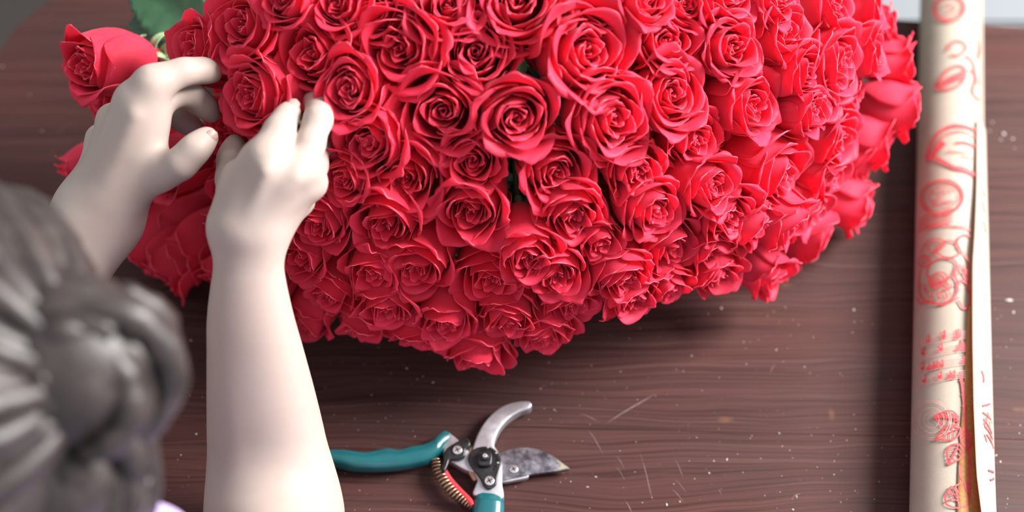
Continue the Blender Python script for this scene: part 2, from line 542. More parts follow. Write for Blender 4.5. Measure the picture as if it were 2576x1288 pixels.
def leaf_mesh(name, L, W, bend, seed, mat=None):
    rng = np.random.default_rng(seed)
    n, m = 22, 11
    s = np.linspace(0, 1, n); u = np.linspace(-1, 1, m)
    P = np.zeros((n, m, 3))
    for a in range(n):
        w = W * math.sin(math.pi * s[a] ** 0.8) ** 0.85 * (1 - 0.25 * s[a]) + 0.0003
        w *= 1 + 0.07 * ((a % 2) * 2 - 1) * (0.2 < s[a] < 0.97)
        for b in range(m):
            au = abs(u[b])
            P[a, b] = (u[b] * w, s[a] * L, bend * L * s[a] ** 2 + 0.28 * w * au + 0.05 * w * math.sin(s[a] * 38) * au)
    v, f, mi = shell(P, 0.0005)
    return mesh_from(name, v, f, [mat or GREEN])
LEAVES = [leaf_mesh('leaf', 0.062, 0.020, -0.25, 1), leaf_mesh('leaf', 0.05, 0.018, -0.4, 2)]

# the bouquet's domed face: an ellipsoid lying on the table, heads facing outwards
DC = np.array([-0.015, 0.175, 0.070])
DA = np.array([0.335, 0.300, 0.262])
BIND = np.array([0.0, 0.60, 0.10])
def dome_hit(px, py, grow=1.0):
    """point and outward normal of the dome seen at a pixel"""
    r = ray(px, py)
    o = (CAM - DC) / (DA * grow); d = r / (DA * grow)
    a = d @ d; b = 2 * o @ d; c = o @ o - 1
    disc = b * b - 4 * a * c
    t = (-b - math.sqrt(disc)) / (2 * a) if disc > 0 else -b / (2 * a)
    p = CAM + r * t
    n = (p - DC) / DA ** 2
    n /= np.linalg.norm(n)
    return p, n, t

# heart position in the photograph, apparent width, prototype, extra turn of the face (image right, image down)
ROSES = [
 (600, 60, 205, 0), (772, 132, 225, 1), (640, 240, 195, 2), (885, 222, 165, 4), (1000, 120, 222, 7), (1195, 125, 205, 1),
 (1125, 2, 200, 0), (1300, 0, 235, 2), (1480, 130, 235, 4), (1512, 2, 200, 1), (1690, 98, 160, 0), (1842, 118, 165, 3),
 (1985, 78, 170, 5), (1735, 6, 130, 4), (2108, 8, 140, 6), (2115, 150, 195, 2), (2252, 62, 120, 3), (2298, 155, 130, 5),
 (1545, 300, 228, 1), (1700, 235, 180, 4), (1908, 265, 180, 5), (2165, 238, 135, 3), (2040, 280, 125, 5), (2270, 275, 140, 4),
 (1768, 362, 160, 3), (1300, 295, 190, 4), (1110, 282, 225, 0), (922, 360, 195, 6), (1187, 412, 165, 5), (1405, 440, 190, 4),
 (1612, 438, 165, 3), (1795, 468, 170, 5), (1988, 452, 210, 7), (2118, 358, 150, 4), (2105, 448, 140, 6), (1012, 460, 215, 0),
 (1182, 545, 205, 5), (1445, 548, 195, 1), (1645, 530, 165, 2), (1842, 548, 175, 4), (1975, 560, 140, 6), (962, 575, 210, 4),
 (800, 560, 160, 1), (748, 652, 165, 5), (1330, 640, 160, 6), (1515, 612, 125, 3), (1702, 640, 190, 7), (1905, 575, 150, 6),
 (1045, 690, 180, 4), (932, 700, 170, 6), (1235, 726, 185, 0), (1402, 692, 165, 4), (1568, 692, 165, 1), (1805, 640, 150, 5),
 (815, 752, 165, 3), (975, 785, 165, 4), (1120, 818, 165, 5), (902, 842, 195, 3), (1282, 815, 165, 1), (1452, 782, 160, 0),
 (1595, 752, 160, 6), (1690, 730, 140, 3), (1375, 858, 160, 2), (1205, 895, 185, 3), (1055, 868, 140, 4), (768, 815, 130, 6),
 (1815, 705, 150, 4), (1940, 690, 150, 5), (2075, 612, 170, 4), (2055, 545, 150, 6), (2150, 520, 150, 5), (2195, 440, 150, 3),
 (2235, 365, 140, 6), (862, 452, 150, 5), (470, 330, 170, 4), (395, 575, 150, 5), (480, 665, 170, 1), (420, 700, 150, 4),
 (570, 500, 160, 6), (245, 285, 120, 5), (470, 120, 180, 4), (385, 440, 170, 5), (845, 8, 150, 6), (930, 20, 160, 4), (2030, 180, 150, 4),
 (1620, 0, 150, 5), (1955, 0, 140, 3), (2205, 10, 140, 4), (590, 380, 160, 6), (700, 480, 160, 4), (660, 740, 150, 5), (560, 720, 150, 4),
 (720, 0, 150, 5), (2185, 130, 140, 4), (640, 620, 160, 2), (300, 480, 150, 4),
 (1838, -12, 170, 0), (330, 380, 150, 4), (345, 640, 150, 4), (545, 610, 150, 5), (2085, 260, 120, 4),
 # heads deeper down that show between the others
 (1090, 430, 150, 5), (1850, 380, 150, 6), (2010, 350, 140, 4), 
 (1100, 560, 150, 4), (1570, 590, 130, 4), (1900, 170, 140, 5), (1050, 190, 150, 5),
 (1600, 170, 150, 6), (1630, 340, 150, 4), (1010, 340, 150, 4), (720, 260, 150, 5), (520, 180, 150, 4), (690, 70, 150, 5),
 (880, 110, 150, 4), (1400, 70, 150, 5), (1760, 180, 140, 4), (1900, 350, 140, 4), (1500, 400, 150, 5), 
 (1700, 480, 140, 6), (1150, 640, 140, 5), (1340, 760, 140, 5), (1520, 730, 130, 4),
]
LOWER_FROM = len(ROSES) - 22

def place_rose(name, parts, pos, axis, scale, spin, stem_to=None, sepals=False, squash=1.0, leaves=True, bend=None, heart_h=0.80, wide=1.0, tall=1.0):
    """a rose whose rim centre is at pos and whose face looks along axis; the origin is the base of the head"""
    axis = np.asarray(axis, float); axis /= np.linalg.norm(axis)
    base = np.asarray(pos, float) - axis * heart_h * scale * tall
    q = Vector(axis.tolist()).to_track_quat('Z', 'Y') @ Quaternion((0, 0, 1), spin)
    root = empty(name, base)
    root.rotation_mode = 'QUATERNION'
    root.rotation_quaternion = q
    root.scale = (scale * squash * wide, scale / squash * wide, scale * tall)
    for pn, me in parts:
        link_mesh(pn, me, root)
    link_mesh('calyx', CALYX, root)
    if sepals:
        for me in SEPALS: link_mesh('sepal', me, root)
    # stem in the rose's own space
    M = Matrix.LocRotScale(Vector(base.tolist()), q, Vector(root.scale)).inverted()
    end = np.asarray(stem_to if stem_to is not None else BIND)
    p0 = base - axis * 0.12 * scale
    dist = np.linalg.norm(end - p0)
    c1 = p0 - axis * min(0.06, dist * 0.3) if bend is None else np.asarray(bend)
    c2 = end + np.array([0, -0.10, 0.0]) if stem_to is None else (c1 + end) / 2
    ts = np.linspace(0, 1, 9)[:, None]
    pts = (1 - ts) ** 3 * p0 + 3 * (1 - ts) ** 2 * ts * c1 + 3 * (1 - ts) * ts ** 2 * c2 + ts ** 3 * end
    if stem_to is None:
        tt = np.linspace(0, 0.42, 9)[:, None]
        pts = (1 - tt) ** 3 * p0 + 3 * (1 - tt) ** 2 * tt * c1 + 3 * (1 - tt) * tt ** 2 * c2 + tt ** 3 * end
    lp = [np.array(M @ Vector(p.tolist())) for p in pts]
    rad = 0.0028 / scale
    link_mesh('stem', tube_mesh('stem', lp, rad, STEM, 7), root)
    if leaves:
        for k in range(2):
            pp = pts[2 + k]
            lo = link_mesh('leaf', LEAVES[k], root)
            d = pts[3 + k] - pts[2 + k]; d /= np.linalg.norm(d)
            side = np.cross(d, axis + np.array([0.1, 0.2, 0.3])); side /= np.linalg.norm(side)
            dirv = side * (1 if k else -1) * 0.8 + axis * 0.75
            Q = Vector(dirv.tolist()).to_track_quat('Y', 'Z')
            lo.matrix_parent_inverse = Matrix.Identity(4)
            W = Matrix.LocRotScale(Vector(pp.tolist()), Q, Vector((1, 1, 1)))
            lo.matrix_basis = M @ W
    return root

random.seed(11)
rose_roots = []
for i, rz in enumerate(ROSES):
    px, py, wpx, pr = rz[:4]
    lower = i >= LOWER_FROM
    p, n, t = dome_hit(px, py, 1.0)
    if lower: p = p - n * 0.042
    if (px, py) in ((470, 330), (590, 380)): p = p - n * 0.028   # pressed down under the hands
    size = wpx * t / FPX * 1.04
    jit = np.array([random.uniform(-1, 1), random.uniform(-1, 1), random.uniform(-1, 1)]) * 0.13
    # heads splay outwards more than the dome itself, most of all low on the front and at the sides
    par = -(n @ FWD)
    perp = n + FWD * par
    ax = -FWD * par + perp * 1.38 + jit
    # heads lean a little towards the free side above them
    ax = ax / np.linalg.norm(ax)
    p = p - n * random.uniform(-0.006, 0.010)
    sc = size / 0.84
    p = np.array(p)
    slope = min(1.0, max(0.0, (py - 250) / 350)) if px < 2000 else 0.5
    low = p[2] - 0.40 * sc * math.sqrt(max(0, 1 - ax[2] ** 2))
    if low < 0.004: p[2] += 0.004 - low
    parts = PROTO[pr]
    rt = place_rose('red_rose', parts, p, ax, sc, random.uniform(0, 6.28), squash=random.uniform(0.94, 1.06), leaves=(i % 3 == 0) or lower,
                    wide=1.0 - 0.10 * slope, tall=1.0 + 0.25 * slope)
    rose_roots.append((rt, px, py, wpx, pr, lower))

# the loose buds at the far-left rim, seen from the side with their sepals
def side_bud(name, parts, rim_px, d, axis_img, scale, spin, stem_px, sd):
    ax = RGT * axis_img[0] + DWN * axis_img[1] - FWD * axis_img[2]
    end = at(stem_px[0], stem_px[1], sd)
    return place_rose(name, parts, at(rim_px[0], rim_px[1], d), ax, scale, spin, stem_to=end, sepals=True, leaves=False, heart_h=0.95)
bud_a = side_bud('red_rosebud', BUDS[0], (205, 165), 1.05, (-0.62, 0.20, 0.85), 0.072, 0.4, (640, 30), 1.12)
bud_b = side_bud('red_rosebud', BUDS[1], (235, 235), 1.10, (-0.80, 0.45, 0.35), 0.068, 1.4, (600, 90), 1.15)
bud_c = side_bud('red_rosebud', BUDS[1], (172, 450), 1.12, (-0.75, 0.45, 0.2), 0.052, 2.2, (420, 330), 1.16)
big_leaf = leaf_mesh('leaf', 0.085, 0.030, -0.15, 7)
Mi = bud_a.matrix_basis
bpy.context.view_layer.update()
for (px, py, d, dx, dy, dz) in ((520, 85, 1.12, -0.9, -0.62, -0.05), (560, 40, 1.125, -1.0, 0.05, -0.15)):
    lo = link_mesh('leaf', big_leaf, bud_a)
    dirv = RGT * dx + DWN * dy - FWD * dz
    Q = Vector(dirv.tolist()).to_track_quat('Y', 'Z')
    # turn the blade to face the viewer
    want = Vector((-FWD).tolist())
    cur = Q @ Vector((0, 0, 1))
    yv = Q @ Vector((0, 1, 0))
    w2 = (want - yv * want.dot(yv)).normalized()
    angl = math.atan2(yv.dot(cur.cross(w2)), cur.dot(w2))
    Q = Quaternion(yv, angl) @ Q
    lo.matrix_basis = bud_a.matrix_world.inverted() @ Matrix.LocRotScale(Vector(at(px, py, d).tolist()), Q, Vector((1, 1, 1)))

# labels: by openness and by where on the bouquet the head sits
def rose_label(px, py, pr, lower):
    op = {3: 'ruffled', 6: 'ruffled'}.get(pr, 'fully open' if pr in (0, 1, 2, 7) else 'half-open')
    if (px, py) == (640, 240): return 'fully open red rose held between the fingertips of both hands', None
    edge = ((px - 1240) / 1110) ** 2 + ((py - 60) / 880) ** 2
    third = 'towards the hands' if px < 1130 else ('in line with the secateurs' if px < 1600 else 'towards the paper roll')
    if lower: return 'red rose sunk deep between the outer heads, ' + third, 'roses sunk between the outer heads'
    if px > 2140: return op + ' red rose on the bouquet side nearest the paper roll', 'roses beside the paper roll'
    if px < 540 and py > 300: return op + ' shaded red rose behind the left wrist', 'roses behind the left wrist'
    if px < 740 and py > 300: return op + ' shaded red rose between the two forearms', 'roses between the forearms'
    if px < 900 and py > 400: return op + ' red rose hugging the right wrist and forearm', 'roses beside the right forearm'
    if px < 560: return op + ' red rose close beside the sideways bud', 'roses beside the sideways bud'
    if edge > 0.72 and px < 1500: return op + ' red rose on the bouquet rim just above the secateurs', 'rim roses above the secateurs'
    if edge > 0.66: return op + ' red rose on the rim over bare table between secateurs and roll', 'rim roses over the bare table'
    if py < 200: return op + ' red rose on the high crown of the bouquet, ' + third, 'roses on the crown of the bouquet'
    if py < 400: return op + ' red rose on the upper front of the bouquet, ' + third, 'roses on the upper front'
    return op + ' red rose low on the front of the bouquet, ' + third, 'roses on the lower front'
for rt, px, py, wpx, pr, lower in rose_roots:
    lb_, gp_ = rose_label(px, py, pr, lower)
    tag(rt, lb_, 'rose', gp_)
tag(bud_a, 'long red rosebud lying on its side with pale green sepals and dark leaf', 'rose')
tag(bud_b, 'red rosebud tucked under the sideways bud, behind the left knuckles', 'rose')
tag(bud_c, 'small red rosebud poking out beside the left wrist', 'rose')

# ------------------------------------------------------------------ the florist: one continuous skin surface from a distance field
def skin_material():
    t = NT('pale_skin')
    n1 = t.noise(t.coords(), 14, 4, 0.55)
    n2 = t.noise(t.coords(), 260, 3, 0.6)
    c = t.ramp(n1, [(0.3, (0.415, 0.318, 0.278)), (0.7, (0.445, 0.362, 0.324))])
    t.l(c, t.b.inputs['Base Color'])
    t.b.inputs['Roughness'].default_value = 0.5
    t.b.inputs['Specular IOR Level'].default_value = 0.22
    t.b.inputs['Subsurface Weight'].default_value = 0.25
    t.b.inputs['Subsurface Radius'].default_value = (1.0, 0.35, 0.2)
    t.b.inputs['Subsurface Scale'].default_value = 0.004
    t.bump(n2, 0.08, 0.0003)
    return t.m
SKIN = skin_material()

def cone_d(P, c):
    a, b, ra, rb = c
    ab = b - a
    L2 = ab @ ab + 1e-12
    t = np.clip(((P - a) @ ab) / L2, 0, 1)
    return np.linalg.norm(P - a - t[:, None] * ab, axis=1) - (ra + (rb - ra) * t)

def smin(a, b, k):
    h = np.clip(k - np.abs(a - b), 0, None) / k
    return np.minimum(a, b) - h * h * k * 0.25

def field_fn(body, chains):
    """body: list of (cone or run of cones, k); chains: lists of (cone, k): every chain melts into the body but never into another chain"""
    runs = [(c if isinstance(c, list) else [c], k) for c, k in body]
    allp = [x for c, k in runs for x in c] + [c for ch in chains for c, k in ch]
    A = np.array([c[0] for c in allp]); B = np.array([c[1] for c in allp])
    RR = np.array([max(c[2], c[3]) for c in allp])
    def near(center, reach):
        ab = B - A
        t = np.clip(np.einsum('ij,ij->i', center - A, ab) / (np.einsum('ij,ij->i', ab, ab) + 1e-12), 0, 1)
        d = np.linalg.norm(center - A - t[:, None] * ab, axis=1) - RR
        return d < reach, d.min()
    def ev(P, mask):
        d = np.full(len(P), 1.0)
        j = 0
        for run, k in runs:
            dr = None
            for c in run:
                if mask[j]:
                    x = cone_d(P, c)
                    dr = x if dr is None else np.minimum(dr, x)
                j += 1
            if dr is not None: d = smin(d, dr, k)
        res = d
        for ch in chains:
            dc = None
            for c, k in ch:
                if mask[j]:
                    x = cone_d(P, c)
                    dc = x if dc is None else smin(dc, x, k)
                j += 1
            if dc is not None:
                res = np.minimum(res, smin(d, dc, 0.0065))
        return res
    return near, ev

def surface_nets(body, chains, h, name, mats, pad=0.02):
    near, ev = field_fn(body, chains)
    allp = [x for c, k in body for x in (c if isinstance(c, list) else [c])] + [c for ch in chains for c, k in ch]
    lo = np.min([np.minimum(c[0], c[1]) - max(c[2], c[3]) for c in allp], axis=0) - pad
    hi = np.max([np.maximum(c[0], c[1]) + max(c[2], c[3]) for c in allp], axis=0) + pad
    BS = 12
    nb = np.ceil((hi - lo) / (h * BS)).astype(int)
    dims = nb * BS + 1
    F = np.full(dims, 1.0, dtype=np.float32)
    # coarse sign for blocks: evaluate where any primitive is near
    lin = np.arange(BS + 1)
    G = np.stack(np.meshgrid(lin, lin, lin, indexing='ij'), -1).reshape(-1, 3) * h
    half = BS * h * 0.5 * math.sqrt(3)
    for bx in range(nb[0]):
        for by in range(nb[1]):
            for bz in range(nb[2]):
                org = lo + np.array([bx, by, bz]) * BS * h
                cen = org + BS * h * 0.5
                m, dm = near(cen, half + 0.06)
                if dm > half + 0.022 or not m.any(): continue
                sl = (slice(bx * BS, bx * BS + BS + 1), slice(by * BS, by * BS + BS + 1), slice(bz * BS, bz * BS + BS + 1))
                if dm < -half - 0.02:
                    F[sl] = -1.0; continue
                F[sl] = ev(org + G, m).reshape(BS + 1, BS + 1, BS + 1)
    S = F < 0
    # cells with a sign change
    c = np.zeros(tuple(d - 1 for d in dims), dtype=np.uint8)
    corner = [(i, j, k) for i in (0, 1) for j in (0, 1) for k in (0, 1)]
    for i, j, k in corner:
        c += S[i:dims[0] - 1 + i, j:dims[1] - 1 + j, k:dims[2] - 1 + k]
    act = (c > 0) & (c < 8)
    idx = np.argwhere(act)
    vid = np.full(act.shape, -1, dtype=np.int32)
    vid[act] = np.arange(len(idx))
    acc = np.zeros((len(idx), 3)); cnt = np.zeros(len(idx))
    for a in corner:
        for ax in range(3):
            if a[ax]: continue
            b = list(a); b[ax] = 1
            fa = F[idx[:, 0] + a[0], idx[:, 1] + a[1], idx[:, 2] + a[2]]
            fb = F[idx[:, 0] + b[0], idx[:, 1] + b[1], idx[:, 2] + b[2]]
            cr = (fa < 0) != (fb < 0)
            t = np.where(cr, fa / np.where(cr, fa - fb, 1), 0)
            p = np.tile(np.array(a, float), (len(idx), 1)); p[:, ax] += t
            acc[cr] += p[cr]; cnt[cr] += 1
    V = lo + (idx + acc / cnt[:, None]) * h
    faces = []
    for ax in range(3):
        o1, o2 = [(1, 2), (2, 0), (0, 1)][ax]
        sl0 = [slice(None)] * 3; sl1 = [slice(None)] * 3
        sl0[ax] = slice(0, dims[ax] - 1); sl1[ax] = slice(1, dims[ax])
        e = S[tuple(sl0)] != S[tuple(sl1)]
        E = np.argwhere(e)
        E = E[(E[:, o1] > 0) & (E[:, o2] > 0) & (E[:, o1] < dims[o1] - 1) & (E[:, o2] < dims[o2] - 1)]
        q = []
        for d1, d2 in ((1, 1), (0, 1), (0, 0), (1, 0)):
            I = E.copy(); I[:, o1] -= d1; I[:, o2] -= d2
            q.append(vid[I[:, 0], I[:, 1], I[:, 2]])
        Q = np.stack(q, 1)
        flip = ~S[E[:, 0], E[:, 1], E[:, 2]]
        Q[flip] = Q[flip][:, ::-1]
        faces.append(Q)
    Fq = np.vstack(faces)
    Fq = Fq[(Fq >= 0).all(1)]
    # light smoothing removes lattice ripple
    for it in range(3):
        nsum = np.zeros_like(V); nc = np.zeros(len(V))
        for a, b in ((0, 1), (1, 2), (2, 3), (3, 0)):
            np.add.at(nsum, Fq[:, a], V[Fq[:, b]]); np.add.at(nc, Fq[:, a], 1)
            np.add.at(nsum, Fq[:, b], V[Fq[:, a]]); np.add.at(nc, Fq[:, b], 1)
        V = V * 0.5 + 0.5 * nsum / np.maximum(nc, 1)[:, None]
    me = bpy.data.meshes.new(name)
    me.vertices.add(len(V)); me.vertices.foreach_set('co', V.astype(np.float32).ravel())
    me.loops.add(len(Fq) * 4); me.loops.foreach_set('vertex_index', Fq.astype(np.int32).ravel())
    me.polygons.add(len(Fq)); me.polygons.foreach_set('loop_start', np.arange(0, len(Fq) * 4, 4, dtype=np.int32))
    for m in mats: me.materials.append(m)
    me.update(calc_edges=True)
    me.validate()
    me.polygons.foreach_set('use_smooth', np.ones(len(me.polygons), dtype=bool))
    return me

def C(a, b, ra, rb, k=0.012): return ((np.asarray(a, float), np.asarray(b, float), ra, rb), k)
def chainof(pts, rad, k=0.005):
    P, R = [np.asarray(pts[0], float)], [rad[0]]
    for i in range(len(pts) - 1):
        # shafts are slimmer than the joints
        P += [(np.asarray(pts[i]) + np.asarray(pts[i + 1])) / 2, np.asarray(pts[i + 1], float)]
        R += [(rad[i] + rad[i + 1]) / 2 * 0.93, rad[i + 1]]
    return [C(P[i], P[i + 1], R[i], R[i + 1], k) for i in range(len(P) - 1)]

BODY, CHAINS = [], []
# --- her right forearm and hand (dorsal view, wrist low on the picture, fingers pointing up)
def rforearm(px_l, px_r, py, d):
    l, r = at(px_l, py, d), at(px_r, py, d)
    return l, r
RF = [(553, 700, 600, 0.950), (535, 716, 700, 0.957), (522, 738, 800, 0.966), (521, 766, 900, 0.977), (521, 793, 1000, 0.988), (522, 817, 1100, 1.0), (525, 837, 1200, 1.010), (534, 846, 1285, 1.008)]
secs = []
for l, r, y, d in RF:
    L, R = at(l, y, d), at(r, y, d)
    w = np.linalg.norm(R - L)
    rr = w * 0.33
    u = (R - L) / w
    secs.append((L + u * rr, R - u * rr, rr))
for q in (0.0, 0.5, 1.0):
    mids = [c0 * (1 - q) + c1 * q for c0, c1, rr in secs]
    dense = spline(np.array(mids), 40); rad = spline(np.array([[x[2], 0, 0] for x in secs]), 40)[:, 0]
    BODY.append(([(dense[i], dense[i + 1], rad[i], rad[i + 1]) for i in range(39)], 0.012))
R_ELBOW = at(692, 1345, 1.004)
BODY.append(C((secs[-1][0] + secs[-1][1]) / 2, R_ELBOW, 0.036, 0.034, 0.03))
R_SH = np.array([-0.135, -0.455, 0.225])
BODY.append(C(R_ELBOW, R_SH, 0.034, 0.046, 0.03))
# carpals and metacarpals
W1, W2 = at(588, 575, 0.950), at(662, 580, 0.950)
BODY.append(C(W1, W2, 0.0140, 0.0135, 0.02))
R_MCP = {'index': at(672, 402, 0.930), 'middle': at(758, 428, 0.938), 'ring': at(782, 462, 0.952), 'pinky': at(752, 505, 0.970)}
BODY.append(C(at(597, 560, 0.950), R_MCP['index'], 0.0150, 0.0118, 0.014))
BODY.append(C(at(617, 560, 0.946), at(700, 455, 0.934), 0.0140, 0.0110, 0.014))
BODY.append(C(at(632, 565, 0.950), R_MCP['middle'], 0.0140, 0.0112, 0.014))
BODY.append(C(at(650, 570, 0.953), R_MCP['ring'], 0.0130, 0.0100, 0.014))
BODY.append(C(at(655, 580, 0.957), R_MCP['pinky'], 0.0125, 0.0095, 0.014))
BODY.append(C(at(612, 480, 0.946), at(650, 400, 0.940), 0.0130, 0.0120, 0.014))
BODY.append(C(at(600, 540, 0.955), at(598, 440, 0.955), 0.0130, 0.0100, 0.012))
BODY.append(C(at(562, 572, 0.972), at(562, 572, 0.972), 0.0095, 0.0095, 0.006))
CHAINS.append(chainof([R_MCP['index'], at(702, 330, 0.943), at(720, 296, 0.957), at(733, 274, 0.968)], [0.0116, 0.0098, 0.0078, 0.0060], 0.006))
CHAINS.append(chainof([R_MCP['middle'], at(801, 300, 0.955), at(803, 272, 0.975), at(785, 250, 0.992)], [0.0112, 0.0092, 0.0086, 0.0070], 0.006))
CHAINS.append(chainof([R_MCP['ring'], at(800, 370, 0.985), at(785, 335, 1.005), at(765, 320, 1.012)], [0.0100, 0.0085, 0.0076, 0.0060], 0.006))
CHAINS.append(chainof([R_MCP['pinky'], at(775, 440, 1.0), at(755, 410, 1.015), at(738, 395, 1.02)], [0.0095, 0.0076, 0.0066, 0.0052], 0.006))
CHAINS.append(chainof([at(590, 520, 0.960), at(585, 450, 0.985), at(584, 400, 1.0), at(592, 362, 1.008)], [0.0125, 0.0110, 0.0098, 0.0072], 0.006))
# --- her left hand (back towards the viewer, fingers reaching round the rose from the other side)
L_W = at(240, 548, 1.015)
ld = np.array([0.92, 0.39])  # across the wrist in the picture
def lpt(px, py, d): return at(px, py, d)
L_MCP = {'index': lpt(385, 210, 0.978), 'middle': lpt(335, 255, 0.985), 'ring': lpt(285, 302, 1.008), 'pinky': lpt(254, 350, 1.035)}
BODY.append(C(lpt(212, 530, 1.020), lpt(285, 560, 1.015), 0.0135, 0.0135, 0.02))
BODY.append(C(lpt(272, 530, 1.010), L_MCP['index'], 0.0150, 0.0125, 0.016))
BODY.append(C(lpt(250, 530, 1.010), L_MCP['middle'], 0.0145, 0.0115, 0.016))
BODY.append(C(lpt(228, 525, 1.015), L_MCP['ring'], 0.0140, 0.0108, 0.016))
BODY.append(C(lpt(215, 520, 1.025), L_MCP['pinky'], 0.0135, 0.0100, 0.016))
BODY.append(C(lpt(370, 262, 0.985), lpt(368, 380, 0.992), 0.0122, 0.0125, 0.014))
BODY.append(C(lpt(355, 300, 0.995), lpt(300, 480, 1.005), 0.0150, 0.0155, 0.016))
BODY.append(C(lpt(300, 490, 1.005), lpt(412, 432, 0.988), 0.0150, 0.0112, 0.014))
CHAINS.append(chainof([L_MCP['index'], lpt(462, 180, 0.985), lpt(512, 177, 0.996), lpt(538, 184, 1.004)], [0.0122, 0.0088, 0.0080, 0.0062], 0.006))
CHAINS.append(chainof([L_MCP['middle'], lpt(484, 237, 1.008), lpt(516, 268, 1.018), lpt(534, 288, 1.024)], [0.0115, 0.0082, 0.0076, 0.0058], 0.006))
CHAINS.append(chainof([L_MCP['ring'], lpt(438, 288, 1.040), lpt(470, 309, 1.048), lpt(493, 324, 1.052)], [0.0108, 0.0080, 0.0072, 0.0056], 0.006))
CHAINS.append(chainof([L_MCP['pinky'], lpt(365, 330, 1.070), lpt(392, 335, 1.080), lpt(405, 345, 1.084)], [0.0100, 0.0070, 0.0064, 0.0050], 0.006))
CHAINS.append(chainof([lpt(405, 438, 0.990), lpt(455, 412, 0.978), lpt(492, 374, 0.976), lpt(522, 345, 0.982)], [0.0112, 0.0104, 0.0094, 0.0074], 0.006))
for a_, b_ in (((272, 470, 0.992), (340, 290, 0.971)), ((245, 470, 0.996), (292, 325, 0.986)), ((228, 480, 1.004), (262, 365, 1.012))):
    BODY.append(C(at(*a_), at(*b_), 0.0022, 0.0034, 0.008))
for a_, b_ in (((628, 540, 0.9325), (668, 430, 0.9185)), ((650, 545, 0.9345), (745, 448, 0.926)), ((662, 555, 0.938), (772, 478, 0.941))):
    BODY.append(C(at(*a_), at(*b_), 0.0022, 0.0034, 0.008))
L_ELBOW = np.array([-0.405, -0.305, 0.085])
def lfa(t, off, rr):
    base = at(248, 552, 1.017) * (1 - t) + L_ELBOW * t
    ax = L_ELBOW - at(248, 552, 1.017); ax /= np.linalg.norm(ax)
    side = np.cross(ax, -FWD); side /= np.linalg.norm(side)
    return base + side * off, rr
for s_ in (-1, 1):
    seq = [lfa(0, s_ * 0.0105, 0.0140), lfa(0.25, s_ * 0.012, 0.0165), lfa(0.6, s_ * 0.014, 0.024), lfa(1.0, s_ * 0.010, 0.030)]
    dense = spline(np.array([x[0] for x in seq]), 24); rad = spline(np.array([[x[1], 0, 0] for x in seq]), 24)[:, 0]
    BODY.append(([(dense[i], dense[i + 1], rad[i], rad[i + 1]) for i in range(23)], 0.03))
L_SH = np.array([-0.415, -0.455, 0.225])
BODY.append(C(L_ELBOW, L_SH, 0.036, 0.046, 0.03))
# --- head, neck, trunk
HEAD = np.array([-0.297, -0.292, 0.350])
NECK = np.array([-0.280, -0.385, 0.262])
HF = np.array([0.0, 0.62, -0.78])   # she looks down and forward at the flowers
HU = np.array([0.0, 0.78, 0.62])    # crown of the head
BODY.append(C(HEAD - HF * 0.020 + HU * 0.010, HEAD + HF * 0.022 + HU * 0.012, 0.076, 0.070, 0.03))
BODY.append(C(HEAD + HF * 0.030 - HU * 0.040, HEAD + HF * 0.040 - HU * 0.068, 0.052, 0.036, 0.03))
BODY.append(C(HEAD + HF * 0.092 - HU * 0.002, HEAD + HF * 0.104 - HU * 0.030, 0.007, 0.011, 0.012))
BODY.append(C(HEAD + HF * 0.082 - HU * 0.058 - RGT * 0.014, HEAD + HF * 0.082 - HU * 0.058 + RGT * 0.014, 0.007, 0.007, 0.008))
for s_ in (-1, 1):
    BODY.append(C(HEAD + RGT * s_ * 0.074 - HU * 0.004, HEAD + RGT * s_ * 0.076 - HU * 0.034, 0.012, 0.008, 0.006))
BODY.append(C(HEAD - HF * 0.02 - HU * 0.03, NECK, 0.048, 0.052, 0.03))
BODY.append(C(NECK, R_SH, 0.045, 0.046, 0.04)); BODY.append(C(NECK, L_SH, 0.045, 0.046, 0.04))
CHEST = np.array([-0.275, -0.50, 0.14]); HIPS = np.array([-0.275, -0.60, -0.16])
BODY.append(C(CHEST + RGT * 0.06, HIPS + RGT * 0.06, 0.095, 0.095, 0.05))
BODY.append(C(CHEST - RGT * 0.06, HIPS - RGT * 0.06, 0.095, 0.095, 0.05))
BODY.append(C(NECK, CHEST, 0.06, 0.09, 0.05))

body_me = surface_nets(BODY, CHAINS, 0.0020, 'person', [SKIN])
person = empty('person', (-0.275, -0.62, -0.75))
tag(person, 'person with pinned-up dark hair arranging roses with both bare hands', 'person')
def pchild(name, me):
    o = link_mesh(name, me, person, None)
    o.location = (0.275, 0.62, 0.75)
    return o
body = pchild('body', body_me)

# fingernails
NAIL = simple_mat('fingernail_pink', (0.40, 0.275, 0.245), 0.32, noise=0.03)
def nail(tip, back, nrm, w, l, lift):
    tip, back, nrm = map(lambda x: np.asarray(x, float), (tip, back, nrm))
    f = tip - back; f /= np.linalg.norm(f)
    nrm = nrm - f * (nrm @ f); nrm /= np.linalg.norm(nrm)
    sd = np.cross(f, nrm)
    nv, nu = 9, 9
    P = np.zeros((nv, nu, 3))
    for i in range(nv):
        for j in range(nu):
            u = j / (nu - 1) * 2 - 1; v = i / (nv - 1) * 2 - 1
            ww = w * math.sqrt(max(1 - abs(v) ** 3.2, 0.02))
            P[i, j] = tip + f * (v * l) + sd * (u * ww) + nrm * (lift - 0.42 * w * (u * ww / w) ** 2 - 0.12 * l * v * v)
    vv, ff, mm = shell(P, 0.0006)
    return pchild('fingernail', mesh_from('fingernail', vv, ff, [NAIL]))
nail(at(735, 271, 0.961), at(716, 305, 0.950), -FWD + 0.25 * RGT - 0.3 * DWN, 0.0042, 0.0052, 0.0046)
nail(at(523, 345, 0.979), at(488, 380, 0.974), -FWD + 0.75 * RGT + 0.2 * DWN, 0.0046, 0.0056, 0.0058)

